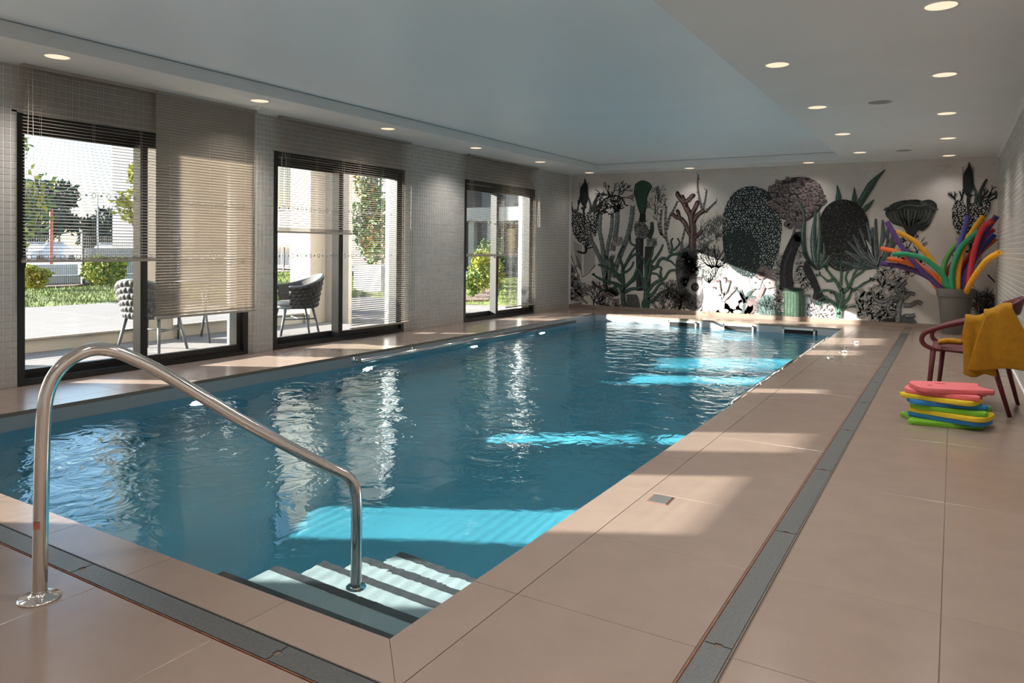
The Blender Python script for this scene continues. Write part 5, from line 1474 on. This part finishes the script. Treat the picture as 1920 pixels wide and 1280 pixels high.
def cauli(I):
    rng = random.Random(80)
    for st in ([(1488, 445), (1490, 430), (1496, 418)], [(1496, 420), (1510, 410), (1520, 400)], [(1492, 424), (1486, 408)], [(1494, 420), (1500, 400)]): I.orib(st, 5, 4, (0.20, 0.155, 0.15), (0.05, 0.035, 0.035), None, 0)
    L = []
    for k in range(150):
        a = rng.uniform(0, 2 * PI); r = math.sqrt(rng.random())
        x, y = 1491 + 52 * r * math.cos(a), 373 + 40 * r * math.sin(a)
        if y > 385 and abs(x - 1491) > 46 - (y - 385) * 0.6: continue
        L.append((y, x))
    I.poly([(1438, 372), (1446, 350), (1462, 340), (1485, 333), (1510, 332), (1530, 340), (1542, 355), (1545, 375), (1538, 392), (1522, 408), (1505, 416), (1484, 414), (1462, 404), (1448, 392)], (0.05, 0.032, 0.032), 0, 4)
    for q, (y, x) in enumerate(sorted(L)):
        rr = rng.uniform(4.5, 7.5); base = rng.uniform(0.75, 1.2)
        ly = 1 + (q * 3) % 60
        pts = []
        for k in range(9):
            t_ = 2 * PI * k / 9; rad = rr * (1 + 0.22 * math.sin(3 * t_ + x)) ; pts.append((x + rad * math.cos(t_), y + rad * 0.72 * math.sin(t_)))
        I.poly([(x + (p[0] - x) * 1.16, y + (p[1] - y) * 1.2 + 0.5) for p in pts], (0.045, 0.03, 0.03), ly, 3)
        I.poly(pts, (0.235 * base, 0.165 * base, 0.16 * base), ly + 1, 3)
        I.poly([(x + (p[0] - x) * 0.5 + 0.6, y + (p[1] - y) * 0.42 + 0.8) for p in pts], (0.105 * base, 0.065 * base, 0.065 * base), ly + 2, 3)
    for x, y in ((1482, 424), (1475, 420), (1497, 424)): I.poly([(x - 5, y - 4), (x + 4, y - 6), (x + 6, y + 1), (x + 1, y + 6), (x - 5, y + 4)], (0.16, 0.11, 0.11), 64, 3)
motif('cauliflower_coral', cauli)
_layer[0] += 14
def blades(I):
    def bl(p, w, c=(0.035, 0.10, 0.065)):
        I.rib(p, w * 0.9 + 1.2, 1.2, (0.012, 0.03, 0.02), 1, wm=w * 1.1 + 1.2); I.rib(p, w * 0.9, 0.6, c, 2, wm=w * 1.1)
        I.rib([(q[0] - w * 0.22, q[1]) for q in p], w * 0.22, 0.3, (0.13, 0.19, 0.155), 3)
    bl([(1570, 395), (1572, 370), (1570, 347)], 9); bl([(1601, 395), (1602, 372), (1602, 351)], 8)
    bl([(1605, 395), (1625, 360), (1640, 338), (1660, 318)], 12); bl([(1612, 402), (1626, 388), (1639, 374)], 8)
motif('blade_leaves', blades)
def black_round(I):
    rng = random.Random(90)
    P = [(1535, 450), (1535, 420), (1542, 398), (1555, 382), (1574, 374), (1595, 376), (1612, 386), (1624, 402), (1630, 425), (1628, 455), (1620, 480), (1606, 500), (1588, 508), (1566, 506), (1548, 490), (1539, 470)]
    S = [tuple(q) for q in catmull(P, 5, True)]
    I.poly(S, (0.017, 0.016, 0.015), 1)
    speckle(I, S, 2600, 0.7, (0.055, 0.052, 0.048), rng, 2); speckle(I, S, 320, 0.75, (0.26, 0.25, 0.23), rng, 3)
    speckle(I, [(1548, 478), (1590, 470), (1620, 480), (1600, 508), (1566, 506)], 420, 0.7, (0.22, 0.23, 0.22), rng, 3)
    I.rib([(1560, 440), (1580, 420), (1610, 408), (1625, 406)], 1.2, 1.0, BLK, 4)
motif('black_sponge', black_round)
def teal_leaves(I):
    rng = random.Random(95)
    base = (1645, 500)
    tips = [(1585, 470), (1578, 490), (1590, 452), (1600, 440), (1612, 428), (1625, 418), (1642, 410), (1655, 412), (1668, 420), (1678, 432), (1684, 446), (1596, 478), (1620, 440), (1636, 426), (1662, 440), (1672, 458)]
    for k, (x, y) in enumerate(tips):
        m_ = ((x + base[0]) / 2 + rng.uniform(-6, 6), (y + base[1]) / 2 + 4)
        w = rng.uniform(8, 13); s = rng.uniform(0.8, 1.25); c = (0.085 * s, 0.115 * s, 0.112 * s); ly = 1 + (k % 8) * 3
        I.rib([base, m_, (x, y)], 5, 4.4, (0.025, 0.035, 0.035), ly, wm=w + 1.6); I.rib([base, m_, (x, y)], 4, 3.2, c, ly + 1, wm=w)
        for j in (-1, 0, 1): I.rib([(base[0] + j, base[1]), (m_[0] + j * 2.6, m_[1]), (x + j * 1.4, y)], 1.0, 0.4, (0.26, 0.29, 0.28) if j == -1 else (0.045, 0.06, 0.06), ly + 2)
    for p in ([(1636, 480), (1630, 462), (1624, 450)], [(1652, 480), (1658, 460), (1662, 446)]): I.rib(p, 1, 1, PALE, 26, wm=5)
    I.rib([(1645, 496), (1646, 508), (1648, 520)], 7, 3, (0.09, 0.12, 0.115), 20)
motif('leaf_sponge', teal_leaves)
def cup(I):
    rng = random.Random(101)
    I.poly([(1660, 398), (1668, 386), (1680, 379), (1700, 375), (1720, 378), (1740, 374), (1752, 378), (1757, 388), (1752, 402), (1744, 420), (1730, 433), (1722, 432), (1712, 446), (1704, 444), (1696, 430), (1686, 420), (1674, 414), (1664, 408)], (0.03, 0.034, 0.032), 1, 5)
    for k in range(26):
        t_ = k / 25; x = 1664 + 88 * t_; y = 397 - 8 * math.sin(PI * t_) + rng.uniform(-3, 3)
        xe = 1706 + (x - 1706) * 0.35 + rng.uniform(-3, 3)
        I.rib([(x, y), ((x + xe) / 2 + (x - 1706) * 0.12, y + 18), (xe, y + 38 - abs(t_ - 0.45) * 26)], 4.6, 1.6, (0.10, 0.115, 0.105) if k % 2 else (0.055, 0.065, 0.06), 2)
    I.poly([(1666, 393), (1676, 384), (1700, 379), (1722, 382), (1742, 379), (1751, 384), (1744, 390), (1724, 394), (1700, 391), (1682, 396)], (0.035, 0.042, 0.038), 3, 5)
    for k in range(30):
        t_ = k / 29; x = 1660 + 96 * t_; y = 393 - 17 * math.sin(PI * t_) + rng.uniform(-1.5, 1.5)
        I.disc(x, y, rng.uniform(2.6, 4.2), (0.105, 0.118, 0.108), 4, 7, 2.2)
    I.rib([(1682, 392), (1700, 384), (1722, 386), (1738, 383)], 2.2, 1.4, (0.16, 0.17, 0.16), 5)
    tangle(I, [(1686, 440), (1720, 440), (1732, 458), (1728, 500), (1706, 520), (1690, 510), (1680, 470)], 90, (0.025, 0.024, 0.024), 102, 2.0, 11)
motif('cup_coral', cup)
def flowers(I):
    rng = random.Random(110)
    I.orib([(1414, 585), (1420, 562), (1430, 540), (1432, 524)], 10, 6, (0.24, 0.16, 0.16), (0.07, 0.045, 0.05), (0.34, 0.25, 0.245), 1)
    for (x, y, rx, ry, s) in ((1432, 508, 11, 9, 0.7), (1452, 514, 12, 10, 0.85), (1417, 530, 11, 12, 1.25), (1443, 530, 12, 10, 1.2), (1426, 516, 10, 8, 0.75)):
        n = 26; pts = []
        for k in range(n):
            a = 2 * PI * k / n; f = 1 + 0.12 * math.sin(5 * a + x); pts.append((x + rx * f * math.cos(a), y + ry * f * math.sin(a)))
        I.poly([(x + (p[0] - x) * 1.1, y + (p[1] - y) * 1.1) for p in pts], (0.08, 0.045, 0.05), 3)
        I.poly(pts, (0.36 * s, 0.265 * s, 0.26 * s), 4)
        for k in range(0, n, 2): I.rib([(x, y), pts[k]], 0.5, 0.9, (0.20 * s, 0.13 * s, 0.135 * s), 5, 2)
        I.disc(x, y, 2.0, (0.12, 0.07, 0.07), 6)
motif('flower_coral', flowers)
def rocks(I):
    rng = random.Random(120)
    for (x, y, rx, ry, c) in ((1345, 578, 24, 14, (0.44, 0.375, 0.36)), (1378, 572, 20, 14, (0.32, 0.225, 0.225)), (1396, 576, 16, 16, (0.25, 0.165, 0.17)), (1408, 570, 12, 18, (0.20, 0.12, 0.125)), (1360, 584, 18, 8, (0.36, 0.28, 0.27)), (1385, 586, 16, 8, (0.40, 0.33, 0.32))):
        I.poly([(x + rx * (1 + 0.12 * rng.uniform(-1, 1)) * math.cos(2 * PI * k / 10), y + ry * (1 + 0.12 * rng.uniform(-1, 1)) * math.sin(2 * PI * k / 10)) for k in range(10)], c, 1, 4)
        I.poly([(x - rx * 0.15 + rx * 0.5 * math.cos(2 * PI * k / 8), y - ry * 0.2 + ry * 0.45 * math.sin(2 * PI * k / 8)) for k in range(8)], tuple(v * 1.2 for v in c), 2, 4)
    # white tube coral
    for p, w in (([(1354, 582), (1352, 562), (1348, 545), (1346, 528)], 6), ([(1352, 560), (1360, 545), (1366, 528)], 5.5), ([(1354, 565), (1366, 552), (1378, 540)], 5), ([(1352, 556), (1344, 548), (1338, 540)], 4.5), ([(1356, 560), (1358, 540), (1358, 522)], 5)):
        I.orib(p, w * 1.2, w * 0.9, (0.46, 0.42, 0.41), (0.09, 0.08, 0.08), (0.55, 0.5, 0.48), 4)
        I.disc(p[-1][0], p[-1][1] - 1, w * 0.6, (0.16, 0.09, 0.10), 7, 8)
    for p in ([(1392, 590), (1396, 565), (1386, 548), (1376, 540)], [(1396, 565), (1404, 550), (1414, 542)], [(1396, 568), (1390, 552), (1388, 540)], [(1398, 560), (1410, 556), (1420, 560)]): I.rib(p, 5, 0.8, (0.06, 0.10, 0.095), 5, wm=6)
    fringe(I, 1330, 592, 1, 9, 0.1, PI - 0.1, 50, (0.07, 0.08, 0.085), rng, 1.2, 6)
    I.poly([(1424, 560), (1440, 552), (1462, 556), (1470, 575), (1466, 594), (1430, 594), (1420, 580)], (0.09, 0.155, 0.145), 0, 4)
    for k in range(10): branch(I, 1432 + k * 3.4, 594, 1.57 + rng.uniform(-0.4, 0.4), 14, 1.6, 3, (0.035, 0.075, 0.062), None, rng, 0.5, 0.78, lay=3)
motif('tube_coral', rocks)
def lace(I):
    rng = random.Random(130)
    tangle(I, [(1452, 500), (1462, 480), (1474, 470), (1478, 486), (1472, 510), (1470, 540), (1466, 575), (1458, 590), (1454, 560), (1456, 530)], 70, (0.06, 0.05, 0.048), 131, 2.6, 12, light=(0.42, 0.375, 0.35))
    tangle(I, [(1494, 478), (1504, 470), (1508, 490), (1512, 508), (1522, 520), (1524, 540), (1512, 548), (1500, 545), (1492, 525), (1494, 500)], 60, (0.06, 0.05, 0.048), 132, 2.6, 12, light=(0.42, 0.375, 0.35))
    tangle(I, [(1508, 575), (1530, 562), (1552, 572), (1560, 594), (1506, 596)], 70, (0.10, 0.09, 0.10), 133, 1.4, 8, light=(0.52, 0.48, 0.47))
    I.orib([(1512, 592), (1514, 570), (1514, 552)], 14, 9, (0.09, 0.105, 0.125), (0.03, 0.035, 0.04), (0.14, 0.16, 0.19), 1)
motif('lace_coral', lace)
def cucumber(I):
    rng = random.Random(140)
    I.rib([(1476, 540), (1474, 515), (1478, 485), (1490, 455), (1500, 440)], 25, 20, BLK, 1, wm=23)
    I.rib([(1476, 540), (1474, 515), (1478, 485), (1490, 455), (1499, 443)], 22, 16, (0.034, 0.028, 0.034), 2, wm=20)
    I.disc(1498, 444, 10, (0.034, 0.028, 0.034), 2, 14)
    I.rib([(1472, 535), (1470, 510), (1474, 488), (1486, 462)], 4, 3, (0.065, 0.055, 0.065), 3)
    for _ in range(130):
        t_ = rng.random(); q = [(1476, 540), (1474, 515), (1478, 485), (1490, 455)][int(t_ * 3.99)]
        I.disc(q[0] + rng.uniform(-10, 12), q[1] + rng.uniform(-14, 14), rng.uniform(0.6, 1.4), (0.02, 0.016, 0.02), 3, 5)
    I.poly([(1506, 505), (1512, 488), (1520, 500), (1530, 520), (1540, 545), (1548, 562), (1536, 572), (1522, 566), (1526, 545), (1518, 528)], (0.03, 0.024, 0.026), 1, 4)
motif('sea_cucumber', cucumber)
def aloe(I):
    b = (1533, 505)
    for (p, w) in (([b, (1512, 480), (1506, 440), (1508, 405), (1495, 370)], 9), ([b, (1526, 470), (1526, 430), (1530, 390)], 11), ([b, (1535, 470), (1537, 440), (1536, 395)], 8), ([b, (1550, 490), (1556, 478)], 8), ([b, (1518, 490), (1508, 470), (1505, 440)], 6), ([b, (1545, 480), (1545, 455)], 7)):
        I.rib(p, w * 0.6 + 1.4, 1.4, (0.012, 0.03, 0.022), 1, wm=w + 1.4); I.rib(p, w * 0.6, 0.8, (0.05, 0.125, 0.095), 2, wm=w)
        I.rib([(q[0] - w * 0.2, q[1]) for q in p], 1.0, 0.4, (0.20, 0.255, 0.225), 3, wm=w * 0.22); I.rib([(q[0] + w * 0.26, q[1]) for q in p], 0.6, 0.3, (0.02, 0.06, 0.042), 3, wm=w * 0.18)
motif('aloe_leaves', aloe)
def barrel(I):
    for k in range(14):
        x = 1470 + k * 2.9
        I.rib([(x, 596), (x + 0.4, 570), (x + (7 - k) * 0.25, 541)], 3.1, 2.4, (0.035, 0.115, 0.055) if k % 2 else (0.016, 0.05, 0.028), 1)
        I.rib([(x - 0.6, 594), (x, 570), (x + (7 - k) * 0.25, 544)], 0.6, 0.5, (0.14, 0.25, 0.15), 2)
    I.poly([(1468, 543), (1488, 539), (1508, 542), (1490, 547)], (0.012, 0.03, 0.02), 3, 3)
motif('barrel_cactus', barrel)
def green_antler(I):
    rng = random.Random(150)
    c = (0.035, 0.125, 0.07); e_ = (0.012, 0.04, 0.025); h_ = (0.075, 0.20, 0.125)
    S = [([(1573, 596), (1575, 575), (1580, 555), (1578, 540)], 10, 7), ([(1574, 590), (1566, 572), (1556, 564), (1544, 566)], 7, 3), ([(1578, 545), (1570, 530), (1560, 518), (1553, 508)], 6, 3), ([(1580, 548), (1592, 538), (1598, 525), (1602, 512), (1612, 498)], 6.5, 2.5), ([(1600, 520), (1612, 512), (1618, 508)], 3.5, 2.5), ([(1580, 570), (1590, 560), (1594, 552)], 5, 3), ([(1596, 545), (1608, 540), (1618, 532), (1626, 528)], 4.5, 2.5), ([(1576, 535), (1578, 515), (1576, 500)], 5, 2.5), ([(1566, 524), (1552, 526), (1544, 520)], 4, 2), ([(1577, 556), (1560, 546), (1545, 544), (1536, 548)], 4.5, 2), ([(1572, 575), (1570, 562), (1568, 556)], 4, 3), ([(1576, 580), (1590, 574), (1604, 574)], 5, 3), ([(1592, 540), (1586, 520), (1592, 505)], 4, 2), ([(1556, 565), (1548, 556), (1540, 560)], 3.5, 2)]
    for p, a, b in S: I.rib(p, a + 1.3, b + 1.2, e_, 1)
    for p, a, b in S: I.rib(p, a, b, c, 2)
    for p, a, b in S: I.rib([(q[0] - a * 0.18, q[1]) for q in p], a * 0.3, b * 0.3, h_, 3)
    for p, a, b in S[1:]: branch(I, p[-1][0], p[-1][1], math.atan2(p[-2][1] - p[-1][1], p[-1][0] - p[-2][0]), 7, b, 2, c, e_, rng, 0.55, 0.75)
motif('green_antler_coral', green_antler)
def brain(I):
    tangle(I, [(1602, 600), (1600, 570), (1612, 548), (1630, 545), (1640, 520), (1650, 505), (1668, 500), (1690, 515), (1692, 540), (1684, 570), (1680, 606), (1640, 606)], 210, (0.035, 0.022, 0.026), 161, 3.0, 13, light=(0.40, 0.36, 0.34))
    rng = random.Random(162)
    S = [([(1684, 604), (1684, 580), (1690, 560), (1696, 545)], 10, 6), ([(1690, 562), (1675, 558), (1655, 566), (1640, 560), (1636, 545)], 7, 4), ([(1694, 560), (1702, 552), (1708, 550), (1716, 552)], 6, 5), ([(1694, 572), (1708, 572), (1720, 566), (1728, 570)], 6, 5), ([(1698, 592), (1708, 592), (1716, 590)], 6, 5), ([(1688, 552), (1680, 540), (1690, 530)], 6, 5), ([(1672, 562), (1664, 578), (1674, 590), (1684, 585)], 6, 5), ([(1696, 548), (1692, 536), (1700, 528)], 5, 4)]
    for p, a, b in S: I.rib(p, a + 2.2, b + 2.0, (0.03, 0.018, 0.022), 4)
    for p, a, b in S: I.rib(p, a, b, (0.16, 0.155, 0.15), 5)
    for p, a, b in S: I.rib([(q[0], q[1] - a * 0.12) for q in p], a * 0.3, b * 0.3, (0.25, 0.24, 0.23), 6)
    I.poly([(1688, 606), (1690, 592), (1702, 588), (1712, 596), (1718, 606)], (0.085, 0.088, 0.09), 4, 4)
    I.poly([(1654, 604), (1660, 596), (1680, 598), (1684, 606)], (0.035, 0.022, 0.024), 4, 3)
motif('brain_coral', brain)
motif('net_sponge', pineapple, 1818, 302, 1.20, 77)
def right_fan(I):
    rng = random.Random(170)
    for k in range(26):
        branch(I, 1838 + rng.uniform(-14, 30), 604 - rng.uniform(0, 20), 1.3 + rng.uniform(-0.6, 0.7), 15, 1.2, 4, (0.10, 0.08, 0.085), None, rng, 0.5, 0.8, kids=(2, 2), minw=0.7)
    I.rib([(1852, 515), (1862, 525), (1866, 530)], 3, 2, BLK, 2)
motif('twig_fans', right_fan)
# the sheet stops at the right-hand wall
for o in list(mural.children):
    if o.name.startswith('paper'): continue
    me = o.data
    xs = np.empty(len(me.vertices) * 3); me.vertices.foreach_get('co', xs); xs = xs.reshape(-1, 3)
    lo, hi = XL + 0.034, XR - 0.010
    if xs[:, 0].max() > hi or xs[:, 0].min() < lo or xs[:, 2].min() < 0.002 or xs[:, 2].max() > ZC - 0.08:
        bm = bmesh.new(); bm.from_mesh(me)
        for co, no in (((hi, 0, 0), (1, 0, 0)), ((lo, 0, 0), (-1, 0, 0)), ((0, 0, 0.002), (0, 0, -1)), ((0, 0, ZC - 0.08), (0, 0, 1))):
            bmesh.ops.bisect_plane(bm, geom=bm.verts[:] + bm.edges[:] + bm.faces[:], plane_co=co, plane_no=no, clear_outer=True)
        bm.to_mesh(me); bm.free()
